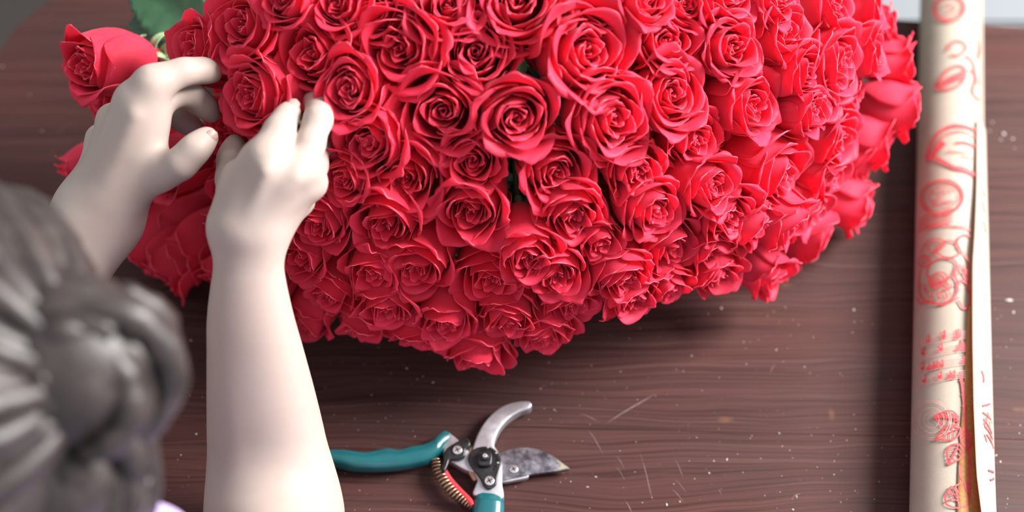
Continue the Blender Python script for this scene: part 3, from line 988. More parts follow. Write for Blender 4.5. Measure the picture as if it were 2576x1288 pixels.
# eyes, closed over by the view from behind but part of the face
EYE = simple_mat('eye_white', (0.8, 0.78, 0.75), 0.2, noise=0.02)
for s_ in (-1, 1):
    bm = bmesh.new(); bmesh.ops.create_uvsphere(bm, u_segments=14, v_segments=10, radius=0.0115)
    bmesh.ops.translate(bm, verts=bm.verts[:], vec=(HEAD + HF * 0.083 + RGT * s_ * 0.030 + HU * 0.004).tolist())
    o = bm_obj('eye', bm, EYE, person); o.location = (0.275, 0.62, 0.75)

# hair: locks swept back over the skull into a loose bun
def hair_material():
    t = NT('dark_brown_hair')
    n = t.noise(t.coords(), 45, 5, 0.65)
    t.l(t.ramp(n, [(0.3, (0.019, 0.013, 0.012)), (0.55, (0.038, 0.027, 0.025)), (0.75, (0.080, 0.062, 0.058))]), t.b.inputs['Base Color'])
    t.b.inputs['Roughness'].default_value = 0.46
    t.b.inputs['Specular IOR Level'].default_value = 0.55
    t.bump(t.noise(t.coords(), 320, 3, 0.6), 0.35, 0.0008)
    return t.m
HAIR = hair_material()
HV, HFc = [], []
def add_tube(pts, rad, seg=8):
    v, f = tube_data(pts, rad, seg)
    o = len(HV)
    HV.extend(v); HFc.extend([tuple(a + o for a in q) for q in f])
HAX = np.array([0.079, 0.092, 0.086])
HC = HEAD + np.array([0, -0.004, 0.012])
BUN = at(170, 935, 0.700)
rngh = np.random.default_rng(5)
bd = (BUN - HC); bdn = bd / np.linalg.norm(bd)
# front hairline ring -> bun
e1 = np.cross(bdn, np.array([0.3, 0.2, 1.0])); e1 /= np.linalg.norm(e1)
e2 = np.cross(bdn, e1)
for layer in range(2):
    for k in range(46):
        az = 2 * math.pi * (k + 0.5 * layer) / 46
        far = rngh.uniform(1.75, 2.25)
        pts = []
        wob = rngh.uniform(-0.12, 0.12); ph = rngh.uniform(0, 6.28)
        for s_ in np.linspace(0, 1, 14):
            pol = far * (1 - s_) + 0.18 * s_
            a2 = az + wob * math.sin(3 * s_ + ph) + 0.5 * s_ * s_
            d = bdn * math.cos(pol) + (e1 * math.cos(a2) + e2 * math.sin(a2)) * math.sin(pol)
            bump = 0.006 * math.sin(s_ * 5 + ph) + 0.004 * layer
            r = 1 / math.sqrt(((d / HAX) ** 2).sum()) + bump
            pts.append(HC + d * r)
        rads = [0.0095 * (0.55 + 0.45 * math.sin(math.pi * (0.12 + 0.8 * x))) for x in np.linspace(0, 1, 14)]
        add_tube(pts, rads)
# bun: wound thick locks
bz = (-FWD * 0.8 + RGT * 0.25 - np.array([0, 0.45, 0])); bz /= np.linalg.norm(bz)
b1 = np.cross(bz, np.array([0, 0, 1.0])); b1 /= np.linalg.norm(b1); b2 = np.cross(bz, b1)
for k in range(36):
    rr = rngh.uniform(0.010, 0.051)
    tilt = rngh.uniform(-0.5, 0.5, 2)
    zoff = rngh.uniform(-0.034, 0.012) + 0.020 * (1 - rr / 0.046)
    a0 = rngh.uniform(0, 6.28); sweep = rngh.uniform(2.2, 4.2)
    pts = []
    for s_ in np.linspace(0, 1, 18):
        a = a0 + sweep * s_
        rad = rr * (1 + 0.12 * math.sin(2 * a + k)) * (1.08 - 0.16 * s_)
        z = zoff + rad * (tilt[0] * math.cos(a) + tilt[1] * math.sin(a)) * 0.7
        pts.append(BUN + (b1 * math.cos(a) * rad * 0.98 + b2 * math.sin(a) * rad * 1.05 + bz * z))
    add_tube(pts, [rngh.uniform(0.007, 0.011) * (0.35 + 0.65 * math.sin(math.pi * (0.05 + 0.9 * x))) for x in np.linspace(0, 1, 18)])
# nape: looser turned-up locks below the bun
NAPE = at(120, 1215, 0.715)
for k in range(30):
    rr = rngh.uniform(0.012, 0.050)
    tilt = rngh.uniform(-0.5, 0.5, 2)
    zoff = rngh.uniform(-0.030, 0.006) + 0.012 * (1 - rr / 0.05)
    a0 = rngh.uniform(0, 6.28); sweep = rngh.uniform(1.6, 3.2)
    pts = []
    for s_ in np.linspace(0, 1, 16):
        a = a0 + sweep * s_
        z = zoff + rr * (tilt[0] * math.cos(a) + tilt[1] * math.sin(a)) * 0.6
        pts.append(NAPE + b1 * math.cos(a) * rr * 1.0 + b2 * math.sin(a) * rr * 1.1 + bz * z)
    add_tube(pts, [rngh.uniform(0.007, 0.012) * (0.35 + 0.65 * math.sin(math.pi * (0.05 + 0.9 * x))) for x in np.linspace(0, 1, 16)])
bm = bmesh.new(); bmesh.ops.create_uvsphere(bm, u_segments=24, v_segments=16, radius=0.044)
bmesh.ops.translate(bm, verts=bm.verts[:], vec=(NAPE - bz * 0.018).tolist())
o = len(HV); bm.verts.index_update()
HV.extend([np.array(v.co) for v in bm.verts]); HFc.extend([tuple(v.index + o for v in f.verts) for f in bm.faces]); bm.free()
# scalp cap under the locks
bm = bmesh.new(); bmesh.ops.create_uvsphere(bm, u_segments=32, v_segments=20, radius=1.0)
bmesh.ops.scale(bm, verts=bm.verts[:], vec=(HAX * 1.005).tolist())
cut = [v for v in bm.verts if (np.array(v.co) @ HF) / 0.09 - (np.array(v.co) @ HU) / 0.09 * 0.75 > 0.45]
bmesh.ops.delete(bm, geom=cut, context='VERTS')
bmesh.ops.translate(bm, verts=bm.verts[:], vec=HC.tolist())
o = len(HV); bm.verts.index_update()
HV.extend([np.array(v.co) for v in bm.verts]); HFc.extend([tuple(v.index + o for v in f.verts) for f in bm.faces]); bm.free()
bm = bmesh.new(); bmesh.ops.create_uvsphere(bm, u_segments=24, v_segments=16, radius=0.046)
bmesh.ops.translate(bm, verts=bm.verts[:], vec=(BUN - bz * 0.012).tolist())
o = len(HV); bm.verts.index_update()
HV.extend([np.array(v.co) for v in bm.verts]); HFc.extend([tuple(v.index + o for v in f.verts) for f in bm.faces]); bm.free()
hair = pchild('hair', mesh_from('hair', HV, HFc, [HAIR]))
tag(hair, 'dark brown hair twisted up in loose thick locks')

# clothes
LILAC = simple_mat('lilac_cotton', (0.52, 0.40, 0.72), 0.8, noise=0.06, scale=200)
DENIM = simple_mat('dark_trouser_cloth', (0.05, 0.05, 0.08), 0.85, noise=0.1, scale=200)
BL = []
for s_, sh, el in ((1, R_SH, R_ELBOW), (-1, L_SH, L_ELBOW)):
    BL.append(C(sh, sh * 0.45 + el * 0.55, 0.058, 0.056, 0.03))
    BL.append(C(NECK + RGT * s_ * 0.055 + np.array([0, -0.01, -0.004]), sh, 0.046, 0.058, 0.04))
    BL.append(C(CHEST + RGT * s_ * 0.06, HIPS + RGT * s_ * 0.06, 0.108, 0.112, 0.05))
    BL.append(C(NECK + RGT * s_ * 0.06 + np.array([0, -0.02, -0.02]), CHEST + RGT * s_ * 0.06, 0.055, 0.10, 0.05))
BL.append(C(at(352, 1418, 0.79), R_SH, 0.026, 0.050, 0.03)); BL.append(C(NECK + np.array([0.01, -0.01, -0.01]), at(352, 1418, 0.79), 0.050, 0.026, 0.03))
blouse = pchild('blouse', surface_nets(BL, [], 0.005, 'blouse', [LILAC]))
tag(blouse, 'lilac blouse')
TR = []
for s_ in (-1, 1):
    hip = HIPS + RGT * s_ * 0.08 + np.array([0, 0, -0.05]); knee = hip + np.array([0.0, 0.40, -0.01]); foot = knee + np.array([0, -0.02, -0.46])
    foot[2] = -0.70
    TR += [C(hip, knee, 0.085, 0.062, 0.03), C(knee, foot, 0.060, 0.042, 0.02), C(foot + np.array([0, 0, -0.012]), foot + np.array([0, 0.14, -0.02]), 0.036, 0.028, 0.02)]
TR.append(C(HIPS - RGT * 0.07, HIPS + RGT * 0.07, 0.115, 0.115, 0.04))
trousers = pchild('trousers', surface_nets(TR, [], 0.008, 'trousers', [DENIM]))
# stool under her
stool = empty('stool', (-0.275, -0.61, -0.75))
tag(stool, 'round wooden stool under the seated person', 'stool')
bm = bmesh.new(); bmesh.ops.create_cone(bm, cap_ends=True, segments=40, radius1=0.17, radius2=0.17, depth=0.035)
bmesh.ops.bevel(bm, geom=[e for e in bm.edges if len(e.link_faces) == 2 and e.calc_face_angle(0) > 1], offset=0.008, segments=3, affect='EDGES')
bm_obj('seat', bm, WOOD, stool, (0, 0, 0.434))
for k in range(4):
    a = math.pi / 4 + k * math.pi / 2
    link_mesh('leg', tube_mesh('leg', [(0.12 * math.cos(a), 0.12 * math.sin(a), 0.425), (0.16 * math.cos(a), 0.16 * math.sin(a), 0.0)], [0.016, 0.013], WOOD, 12), stool)

# ------------------------------------------------------------------ secateurs
TEAL = simple_mat('teal_plastic_grip', (0.004, 0.092, 0.105), 0.30, noise=0.10, scale=30, coat=0.3)
def metal_material(name, lo, hi, rough, scale=40, metal=0.85):
    t = NT(name)
    n = t.noise(t.coords(), scale, 5, 0.65)
    t.l(t.ramp(n, [(0.35, lo), (0.65, hi)]), t.b.inputs['Base Color'])
    t.l(t.ramp(n, [(0.3, (rough * 0.8,) * 3), (0.7, (rough * 1.3,) * 3)]), t.b.inputs['Roughness'])
    t.b.inputs['Metallic'].default_value = metal
    t.bump(t.noise(t.coords(), 500, 2, 0.5), 0.05, 0.0003)
    return t.m
ALU = metal_material('satin_aluminium', (0.42, 0.40, 0.43), (0.56, 0.54, 0.57), 0.38, 60, 0.75)
STEEL = metal_material('worn_blade_steel', (0.10, 0.095, 0.12), (0.34, 0.32, 0.35), 0.36, 120)
BLACKM = metal_material('black_oiled_steel', (0.018, 0.017, 0.018), (0.045, 0.043, 0.045), 0.30, 90, 0.6)
SCREW = metal_material('bright_screw_steel', (0.55, 0.53, 0.52), (0.72, 0.70, 0.69), 0.28, 200)
BRASS = metal_material('tarnished_spring', (0.30, 0.17, 0.12), (0.46, 0.34, 0.20), 0.30, 150)
REDTAPE = simple_mat('red_tape', (0.55, 0.02, 0.03), 0.5)
SAP = simple_mat('dried_sap', (0.26, 0.235, 0.15), 0.8, noise=0.25, scale=400)

def cpx(cx, cy): return 820 + cx / 3.903, 980 + cy / 3.903
def cpt(cx, cy, z):
    px, py = cpx(cx, cy)
    return on_z(px, py, z)
def outline(pts, z, closed=True, per=6):
    """smooth closed outline through crop points, as world xy"""
    w = np.array([cpt(x, y, z)[:2] for x, y in pts])
    n = len(w)
    out = []
    for i in range(n):
        a, b, c, d = w[i - 1], w[i], w[(i + 1) % n], w[(i + 2) % n]
        for t in np.linspace(0, 1, per, endpoint=False):
            out.append(0.5 * (2 * b + (c - a) * t + (2 * a - 5 * b + 4 * c - d) * t * t + (3 * b - a - 3 * c + d) * t ** 3))
    return np.array(out)
def pillow(name, ol, z0, z1, r, mat, parent, steps=4, origin=(0, 0, 0), rb=None):
    """outline extruded from z0 to z1 with rounded rims"""
    n = len(ol)
    area = 0.5 * np.sum(ol[:, 0] * np.roll(ol[:, 1], -1) - np.roll(ol[:, 0], -1) * ol[:, 1])
    if area < 0: ol = ol[::-1]
    tg = np.roll(ol, -1, 0) - np.roll(ol, 1, 0)
    nr = np.stack([-tg[:, 1], tg[:, 0]], 1); nr /= (np.linalg.norm(nr, axis=1, keepdims=True) + 1e-9)
    rb = r if rb is None else rb
    layers = []
    for i in range(steps + 1):
        a = math.pi / 2 * i / steps
        layers.append((rb * (1 - math.sin(a)), z0 + rb * (1 - math.cos(a))))
    for i in range(steps + 1):
        a = math.pi / 2 * i / steps
        layers.append((r * (1 - math.cos(a)), z1 - r + r * math.sin(a)))
    V = []
    for off, z in layers:
        for p, q in zip(ol, nr): V.append((p[0] + q[0] * off - origin[0], p[1] + q[1] * off - origin[1], z - origin[2]))
    F = []
    L = len(layers)
    for i in range(L - 1):
        for k in range(n):
            F.append((i * n + k, i * n + (k + 1) % n, (i + 1) * n + (k + 1) % n, (i + 1) * n + k))
    F.append(tuple(range(n))[::-1]); F.append(tuple((L - 1) * n + k for k in range(n)))
    me = mesh_from(name, V, F, [mat])
    try: me.set_sharp_from_angle(angle=math.radians(40))
    except Exception: pass
    return link_mesh(name, me, parent)

SO = cpt(1560, 650, 0.0)
sec = empty('secateurs', SO)
tag(sec, 'open secateurs with teal grips lying on the table', 'secateurs')
def spill(name, pts, z0, z1, r, mat, parent=None, per=6, rb=None):
    o = pillow(name, outline(pts, z1, per=per), z0, z1, r, mat, parent or sec, origin=SO, rb=rb)
    return o
def grip(pairs, zc, hh, n=70, seg=22):
    """moulded grip: rounded cross-sections between two facing contours"""
    A = spline(np.array([cpt(*p[0], zc) for p in pairs]), n); B = spline(np.array([cpt(*p[1], zc) for p in pairs]), n)
    V, F = [], []
    for i in range(n):
        c = (A[i] + B[i]) / 2 - SO; w = (A[i] - B[i]) / 2
        end = min(1.0, 0.45 + 3.0 * min(i / n + 0.02, 1 - i / n))
        for k in range(seg):
            a = 2 * math.pi * k / seg
            ca, sa = math.cos(a), math.sin(a)
            ex = math.copysign(abs(ca) ** 0.8, ca); ez = math.copysign(abs(sa) ** 0.8, sa)
            V.append(c + w * ex + np.array([0, 0, hh * end * ez]))
    for i in range(n - 1):
        for k in range(seg):
            F.append((i * seg + k, i * seg + (k + 1) % seg, (i + 1) * seg + (k + 1) % seg, (i + 1) * seg + k))
    F.append(tuple(range(seg))[::-1]); F.append(tuple((n - 1) * seg + k for k in range(seg)))
    me = mesh_from('grip', V, F, [TEAL])
    bm = bmesh.new(); bm.from_mesh(me); bmesh.ops.recalc_face_normals(bm, faces=bm.faces[:]); bm.to_mesh(me); bm.free()
    try: me.set_sharp_from_angle(angle=math.radians(50))
    except Exception: pass
    return link_mesh('grip', me, sec)
h1 = grip([((-800, 640), (-790, 690)), ((-600, 575), (-600, 725)), ((-300, 585), (-300, 740)), ((40, 603), (60, 752)), ((200, 605), (250, 792)), ((370, 632), (400, 800)), ((490, 612), (500, 801)), ((600, 588), (640, 793)), ((720, 604), (760, 780)),
           ((840, 572), (880, 756)), ((960, 552), (990, 730)), ((1050, 510), (1075, 685)), ((1105, 455), (1130, 640)), ((1165, 413), (1165, 585)), ((1214, 428), (1214, 510))], 0.0092, 0.0082)
tag(h1, 'longer teal grip running under the forearm')
h2 = grip([((1462, 1022), (1738, 1055)), ((1448, 1110), (1750, 1130)), ((1430, 1220), (1748, 1220)), ((1415, 1400), (1725, 1400)), ((1440, 1650), (1695, 1650)), ((1500, 1880), (1640, 1880)), ((1550, 1940), (1590, 1940))], 0.0092, 0.0086)
# aluminium bodies
spill('tang', [(1190, 430), (1235, 440), (1300, 492), (1400, 600), (1480, 700), (1470, 800), (1380, 790), (1250, 720), (1150, 640)], 0.004, 0.0125, 0.0012, ALU)
spill('hook_jaw', [(1432, 590), (1468, 480), (1510, 390), (1572, 298), (1655, 213), (1755, 150), (1862, 118), (1955, 109), (2004, 116), (2021, 150), (1992, 186), (1902, 216), (1802, 280), (1722, 362), (1672, 452), (1652, 540),
                    (1690, 605), (1722, 680), (1728, 800), (1730, 920), (1740, 1062), (1600, 1048), (1448, 1030), (1462, 940), (1482, 880), (1440, 780), (1410, 680)], 0.003, 0.0135, 0.0016, ALU, per=5)
bl = spill('cutting_blade', [(1500, 640), (1600, 610), (1700, 622), (1765, 600), (1850, 576), (1950, 566), (2050, 576), (2150, 610), (2250, 664), (2330, 722), (2391, 771), (2350, 788), (2150, 812), (1980, 838), (1850, 868), (1720, 895), (1600, 860), (1520, 760)], 0.0052, 0.0088, 0.0006, STEEL, per=5)
spill('blade_backing', [(1660, 860), (1740, 882), (1850, 862), (1982, 836), (1968, 866), (1850, 890), (1735, 908), (1650, 900)], 0.003, 0.0080, 0.0008, ALU)
spill('sap_stain', [(2262, 690), (2310, 718), (2378, 768), (2330, 778), (2268, 780), (2300, 748)], 0.0086, 0.00895, 0.0001, SAP, bl)
# pivot
spill('pivot_washer', [(1365 + 0, 700), (1385, 600), (1450, 545), (1560, 540), (1480, 880), (1400, 820)], 0.002, 0.0115, 0.001, BRASS)
pp = spill('pivot_plate', [(1395, 690), (1412, 620), (1470, 572), (1560, 555), (1640, 575), (1700, 630), (1725, 710), (1705, 790), (1685, 860), (1672, 930), (1605, 975), (1548, 945), (1510, 870), (1450, 790)], 0.0130, 0.0158, 0.0010, BLACKM)
sq = spill('nut', [(1487, 640), (1505, 612), (1560, 600), (1615, 612), (1632, 650), (1625, 720), (1600, 742), (1520, 742), (1492, 720)], 0.0156, 0.0200, 0.0012, BLACKM, pp, per=4)
def cyl(name, c, z0, z1, r, mat, parent, seg=24, bev=0.0005):
    p = cpt(c[0], c[1], z1)
    a = np.linspace(0, 2 * math.pi, seg, endpoint=False)
    ol = np.stack([p[0] + r * np.cos(a), p[1] + r * np.sin(a)], 1)
    return pillow(name, ol, z0, z1, bev, mat, parent, steps=3, origin=SO)
cyl('bolt', (1560, 648), 0.0195, 0.0228, 0.0032, BLACKM, pp)
cyl('bolt_tip', (1560, 645), 0.0225, 0.0238, 0.0018, SCREW, pp, bev=0.0003)
def cross_screw(c, z0, z1, r, parent):
    s = cyl('screw', c, z0, z1, r, SCREW, parent)
    p = cpt(c[0], c[1], z1) - SO
    bm = bmesh.new()
    for k in range(2):
        g = bmesh.ops.create_cube(bm, size=1.0)['verts']
        bmesh.ops.scale(bm, verts=g, vec=(r * 1.15, r * 0.22, 0.0003))
        bmesh.ops.rotate(bm, verts=g, cent=(0, 0, 0), matrix=Matrix.Rotation(0.5 + k * math.pi / 2, 3, 'Z'))
    bmesh.ops.translate(bm, verts=bm.verts[:], vec=(p[0], p[1], z1 - SO[2] + 0.00005))
    bm_obj('slot', bm, BLACKM, s)
cross_screw((1605, 892), 0.0156, 0.0172, 0.0038, sec)
cross_screw((1845, 780), 0.0086, 0.0098, 0.0032, sec)
# raised teeth of the adjusting ring on the plate
for k in range(9):
    a = math.radians(-78 + k * 15)
    c = (1562 + 128 * math.cos(a), 690 + 128 * math.sin(a))
    cyl('ring_tooth', c, 0.0156, 0.0164, 0.0009, SCREW if k % 3 == 0 else BLACKM, pp, seg=5, bev=0.0002)
# locking catch
ct = spill('catch', [(1150, 640), (1165, 600), (1200, 562), (1262, 522), (1325, 488), (1378, 470), (1412, 500), (1414, 545), (1372, 590), (1362, 650), (1310, 680), (1222, 684), (1198, 735), (1168, 800), (1138, 795), (1132, 760), (1150, 700)], 0.0120, 0.0172, 0.0013, BLACKM, per=5)
cross_screw((1290, 590), 0.0170, 0.0188, 0.0036, ct)
# coil spring
axis_pts = np.array([cpt(x, y, 0.010) for x, y in ((1082, 690), (1108, 800), (1165, 910), (1250, 1010), (1345, 1085), (1432, 1148))])
ax_s = spline(axis_pts, 400) - SO
turns = 17
hp = []
for i in range(400):
    t = ax_s[min(i + 1, 399)] - ax_s[max(i - 1, 0)]; t /= np.linalg.norm(t)
    s1 = np.cross(t, [0, 0, 1.0]); s1 /= np.linalg.norm(s1); s2 = np.cross(s1, t)
    f = i / 399
    rr = 0.0034 + 0.0016 * math.sin(math.pi * min(1, f * 1.1)) - 0.0010 * f
    a = 2 * math.pi * turns * f
    hp.append(ax_s[i] + s1 * math.cos(a) * rr + s2 * math.sin(a) * rr)
link_mesh('spring', tube_mesh('spring', hp, 0.00085, BRASS, 6), sec)
core = spline(np.array([cpt(x, y, 0.0115) for x, y in ((1150, 790), (1215, 890), (1300, 985), (1400, 1085), (1440, 1140))]), 20) - SO
link_mesh('spring_core', tube_mesh('spring_core', core, 0.0026, REDTAPE, 10), sec)
for a_, b_ in (((1470, 1130), (1400, 1160)), ((1060, 700), (1105, 680))):
    link_mesh('spring_seat', tube_mesh('spring_seat', [cpt(*a_, 0.010) - SO, cpt(*b_, 0.010) - SO], 0.0026, BLACKM, 10), sec)

# ------------------------------------------------------------------ roll of printed wrapping paper
def paper_material():
    t = NT('cream_wrapping_paper')
    n = t.noise(t.coords((1, 1, 1)), 60, 5, 0.6)
    n2 = t.noise(t.coords((1, 1, 1)), 900, 2, 0.5)
    c = t.mix(0.25, t.ramp(n, [(0.3, (0.43, 0.375, 0.305)), (0.7, (0.49, 0.435, 0.36))]), t.ramp(n2, [(0.3, (0.36, 0.295, 0.23)), (0.7, (0.52, 0.47, 0.40))]))
    t.l(c, t.b.inputs['Base Color'])
    t.b.inputs['Roughness'].default_value = 0.6
    t.b.inputs['Specular IOR Level'].default_value = 0.25
    tr = t.n('ShaderNodeBsdfTranslucent'); tr.inputs[0].default_value = (0.85, 0.42, 0.12, 1)
    mx = t.n('ShaderNodeMixShader'); mx.inputs[0].default_value = 0.22
    t.l(t.b.outputs[0], mx.inputs[1]); t.l(tr.outputs[0], mx.inputs[2]); t.l(mx.outputs[0], t.out.inputs[0])
    t.bump(n, 0.06, 0.0006)
    return t.m
PAPER = paper_material()
INK = simple_mat('red_print_ink', (0.60, 0.055, 0.062), 0.6, noise=0.25, scale=300)
INK_PALE = simple_mat('pale_red_print_ink', (0.62, 0.33, 0.29), 0.6, noise=0.2, scale=300)
RR = 0.0277
A0, A1 = np.array([0.3190, -0.2381, RR]), np.array([0.4025, 0.2587, RR])
RAX = (A1 - A0) / np.linalg.norm(A1 - A0)
RSD = np.array([RAX[1], -RAX[0], 0.0])
RUP = np.array([0, 0, 1.0])
S0, S1 = -0.13, np.linalg.norm(A1 - A0) + 0.16
ORG = A0 + RAX * S0
ORG[2] = 0.0
roll = empty('paper_roll', ORG)
tag(roll, 'roll of cream wrapping paper printed with red vintage drawings', 'paper roll')
def rpt(s, th, rad): return A0 + RAX * s + (RSD * math.cos(th) + RUP * math.sin(th)) * rad - ORG
# wound body: a spiral sheet of several turns with its open ends
def spiral_sheet():
    turns, n = 3.0, 150
    ss = np.linspace(S0, S1, 40)
    P = np.zeros((len(ss), n, 3))
    for i, s in enumerate(ss):
        for j in range(n):
            f = j / (n - 1)
            th = math.radians(35) - 2 * math.pi * turns * (1 - f)
            rad = RR - 0.0010 * turns * (1 - f)
            P[i, j] = rpt(s, th, rad)
    v, f, m = shell(P, 0.00025)
    return mesh_from('wound_sheet', v, f, [PAPER])
link_mesh('wound_sheet', spiral_sheet(), roll)

def roll_hit(px, py, rad=RR):
    """s and angle on the roll seen at a pixel"""
    r = ray(px, py)
    o = CAM - A0
    rp = r - RAX * (r @ RAX); op = o - RAX * (o @ RAX)
    a = rp @ rp; b = 2 * op @ rp; c = op @ op - rad * rad
    disc = b * b - 4 * a * c
    t = (-b - math.sqrt(max(disc, 0))) / (2 * a)
    q = o + r * t
    s = q @ RAX
    w = q - RAX * s
    return s, math.atan2(w[2], w @ RSD)
# loose outer flap: hugs the roll at the far end, lifts towards the near end
EDGE = [(2458, 300), (2458, 464), (2448, 591), (2445, 659), (2445, 762), (2445, 850), (2447, 1020), (2453, 1190), (2466, 1270), (2474, 1330)]
LIFT = lambda s: np.interp(s, [S0, 0.0, 0.10, 0.20, 0.30, 0.42], [0.0150, 0.0100, 0.0075, 0.0052, 0.0024, 0.0003])
es = [roll_hit(*p, RR + LIFT(roll_hit(*p)[0])) for p in EDGE]
e_s = np.array([p[0] for p in es])[::-1]; e_t = np.array([p[1] for p in es])[::-1]
e_t = np.convolve(np.concatenate([[e_t[0]], e_t, [e_t[-1]]]), [0.25, 0.5, 0.25], mode='valid')
def flap_gap(s, f):
    return 0.0003 + LIFT(s) * f ** 1.5
ss = np.linspace(S0, e_s.max(), 44); nt = 40
P = np.zeros((len(ss), nt, 3))
for i, s in enumerate(ss):
    te = np.interp(s, e_s, e_t)
    for j in range(nt):
        f = j / (nt - 1)
        th = math.radians(-85) + (te - math.radians(-85)) * f
        P[i, j] = rpt(s, th, RR + flap_gap(s, f))
v, f_, m = shell(P, 0.00025)
flap = link_mesh('loose_flap', mesh_from('loose_flap', v, f_, [PAPER]), roll)
tag(flap, 'curling free edge of the outer sheet')

# added strip: the flap's shade and orange light through it, painted as brown
FLAP_GLOW = NT('flap_shade_glow')
FLAP_GLOW.l(FLAP_GLOW.ramp(FLAP_GLOW.noise(FLAP_GLOW.coords(), 420, 4, 0.65), [(0.3, (0.34, 0.135, 0.036)), (0.7, (0.50, 0.23, 0.075))]), FLAP_GLOW.b.inputs['Base Color'])
FLAP_GLOW.b.inputs['Roughness'].default_value = 0.7
FLAP_GLOW = FLAP_GLOW.m
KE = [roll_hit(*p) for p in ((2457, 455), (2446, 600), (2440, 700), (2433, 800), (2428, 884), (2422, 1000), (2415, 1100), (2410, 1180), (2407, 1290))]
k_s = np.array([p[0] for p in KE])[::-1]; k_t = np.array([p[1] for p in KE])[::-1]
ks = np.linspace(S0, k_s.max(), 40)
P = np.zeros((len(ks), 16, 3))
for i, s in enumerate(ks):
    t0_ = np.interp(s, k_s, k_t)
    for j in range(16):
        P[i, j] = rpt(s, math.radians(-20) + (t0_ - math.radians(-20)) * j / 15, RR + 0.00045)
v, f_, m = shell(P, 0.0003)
tag(link_mesh('flap_glow_strip', mesh_from('flap_glow_strip', v, f_, [FLAP_GLOW]), roll), 'strip of painted shade and orange glow beside the free edge')

class Print:
    """red line art laid on the paper as thin strips"""
    def __init__(self): self.V, self.F = [], []
    def line(self, pts, w=0.00045, close=False, smooth=0, lift=0.00075, on_flap=False):
        pts = [tuple(p) for p in pts]
        if close: pts = pts + [pts[0]]
        if smooth: pts = spline(np.array(pts, float), smooth)
        P, N = [], []
        for px, py in pts:
            s, th = roll_hit(px, py)
            g = 0.0
            if on_flap:
                te = np.interp(s, e_s, e_t)
                g = flap_gap(s, min(max((th + 1.4835) / (te + 1.4835), 0), 1))
            P.append(rpt(s, th, RR + lift + g)); N.append(RSD * math.cos(th) + RUP * math.sin(th))
        P = np.array(P); N = np.array(N)
        T = np.gradient(P, axis=0)
        B = np.cross(N, T); B /= (np.linalg.norm(B, axis=1, keepdims=True) + 1e-12)
        o = len(self.V)
        w = w * 1.25
        for p, b in zip(P, B): self.V += [p - b * w, p + b * w]
        for k in range(len(P) - 1): self.F.append((o + 2 * k, o + 2 * k + 1, o + 2 * k + 3, o + 2 * k + 2))
        return self
    def ell(self, cx, cy, rx, ry, w=0.00045, rot=0, a0=0, a1=360, n=40, **k):
        c, s_ = math.cos(math.radians(rot)), math.sin(math.radians(rot))
        pts = []
        for a in np.linspace(math.radians(a0), math.radians(a1), n):
            x, y = rx * math.cos(a), ry * math.sin(a)
            pts.append((cx + x * c - y * s_, cy + x * s_ + y * c))
        return self.line(pts, w, **k)
    def build(self, name, mat, label=None):
        o = link_mesh(name, mesh_from(name, self.V, self.F, [mat]), roll)
        if label: o['label'] = label
        return o
FONT = {'M': [[(0, 0), (0, 1), (.5, .4), (1, 1), (1, 0)]], 'A': [[(0, 0), (.5, 1), (1, 0)], [(.2, .38), (.8, .38)]],
        'D': [[(0, 0), (0, 1), (.6, .95), (1, .6), (1, .4), (.6, .05), (0, 0)]], 'E': [[(1, 0), (0, 0), (0, 1), (1, 1)], [(0, .5), (.8, .5)]],
        'I': [[(.5, 0), (.5, 1)]], 'N': [[(0, 0), (0, 1), (1, 0), (1, 1)]], 'T': [[(0, 1), (1, 1)], [(.5, 1), (.5, 0)]],
        'L': [[(0, 1), (0, 0), (1, 0)]], 'Y': [[(0, 1), (.5, .5), (1, 1)], [(.5, .5), (.5, 0)]]}
def text180(pr, txt, cx, cy, h, w, gap, rot=0):
    """lettering turned upside down on the roll, centred at a pixel"""
    L = len(txt) * w + (len(txt) - 1) * gap
    c, s_ = math.cos(math.radians(rot)), math.sin(math.radians(rot))
    for i, ch in enumerate(txt):
        for st in FONT[ch]:
            pts = []
            for x, y in st:
                X = -L / 2 + i * (w + gap) + x * w; Y = (y - 0.5) * h
                X, Y = -X, Y          # 180 degrees with image y pointing down
                pts.append((cx + X * c - Y * s_, cy + X * s_ + Y * c))
            dense = []
            for a, b in zip(pts[:-1], pts[1:]):
                for t in np.linspace(0, 1, 4, endpoint=False): dense.append((a[0] + (b[0] - a[0]) * t, a[1] + (b[1] - a[1]) * t))
            pr.line(dense + [pts[-1]], 0.00032)
rg = np.random.default_rng(8)
pm = Print()   # postmark
pm.ell(2370, 497, 53, 43, 0.0007, -8).ell(2372, 497, 48, 38, 0.0003, -8).ell(2376, 495, 36, 28, 0.0003, -8)
text180(pm, 'ITALY', 2372, 482, 9, 8, 4, -4); text180(pm, 'IN', 2366, 496, 8, 7, 4, -4); text180(pm, 'MADE', 2370, 510, 9, 9, 4, -4)
for k in range(5):
    y0 = 535 + k * 8
    pm.line([(2312, y0 + 22 - k), (2330, y0 + 8), (2352, y0 + 6), (2372, y0 - 2), (2396, y0 - 10)], 0.0004, smooth=24)
pm.line([(2322, 578), (2345, 570), (2372, 566), (2395, 570), (2420, 574), (2440, 580)], 0.0004, smooth=30)
for k in range(9): pm.line([(2330 + k * 12, 574 - k % 3), (2334 + k * 12, 568), (2338 + k * 12, 573)], 0.00025, smooth=6)
pm.build('postmark_print', INK, 'round red postmark reading MADE IN ITALY upside down')

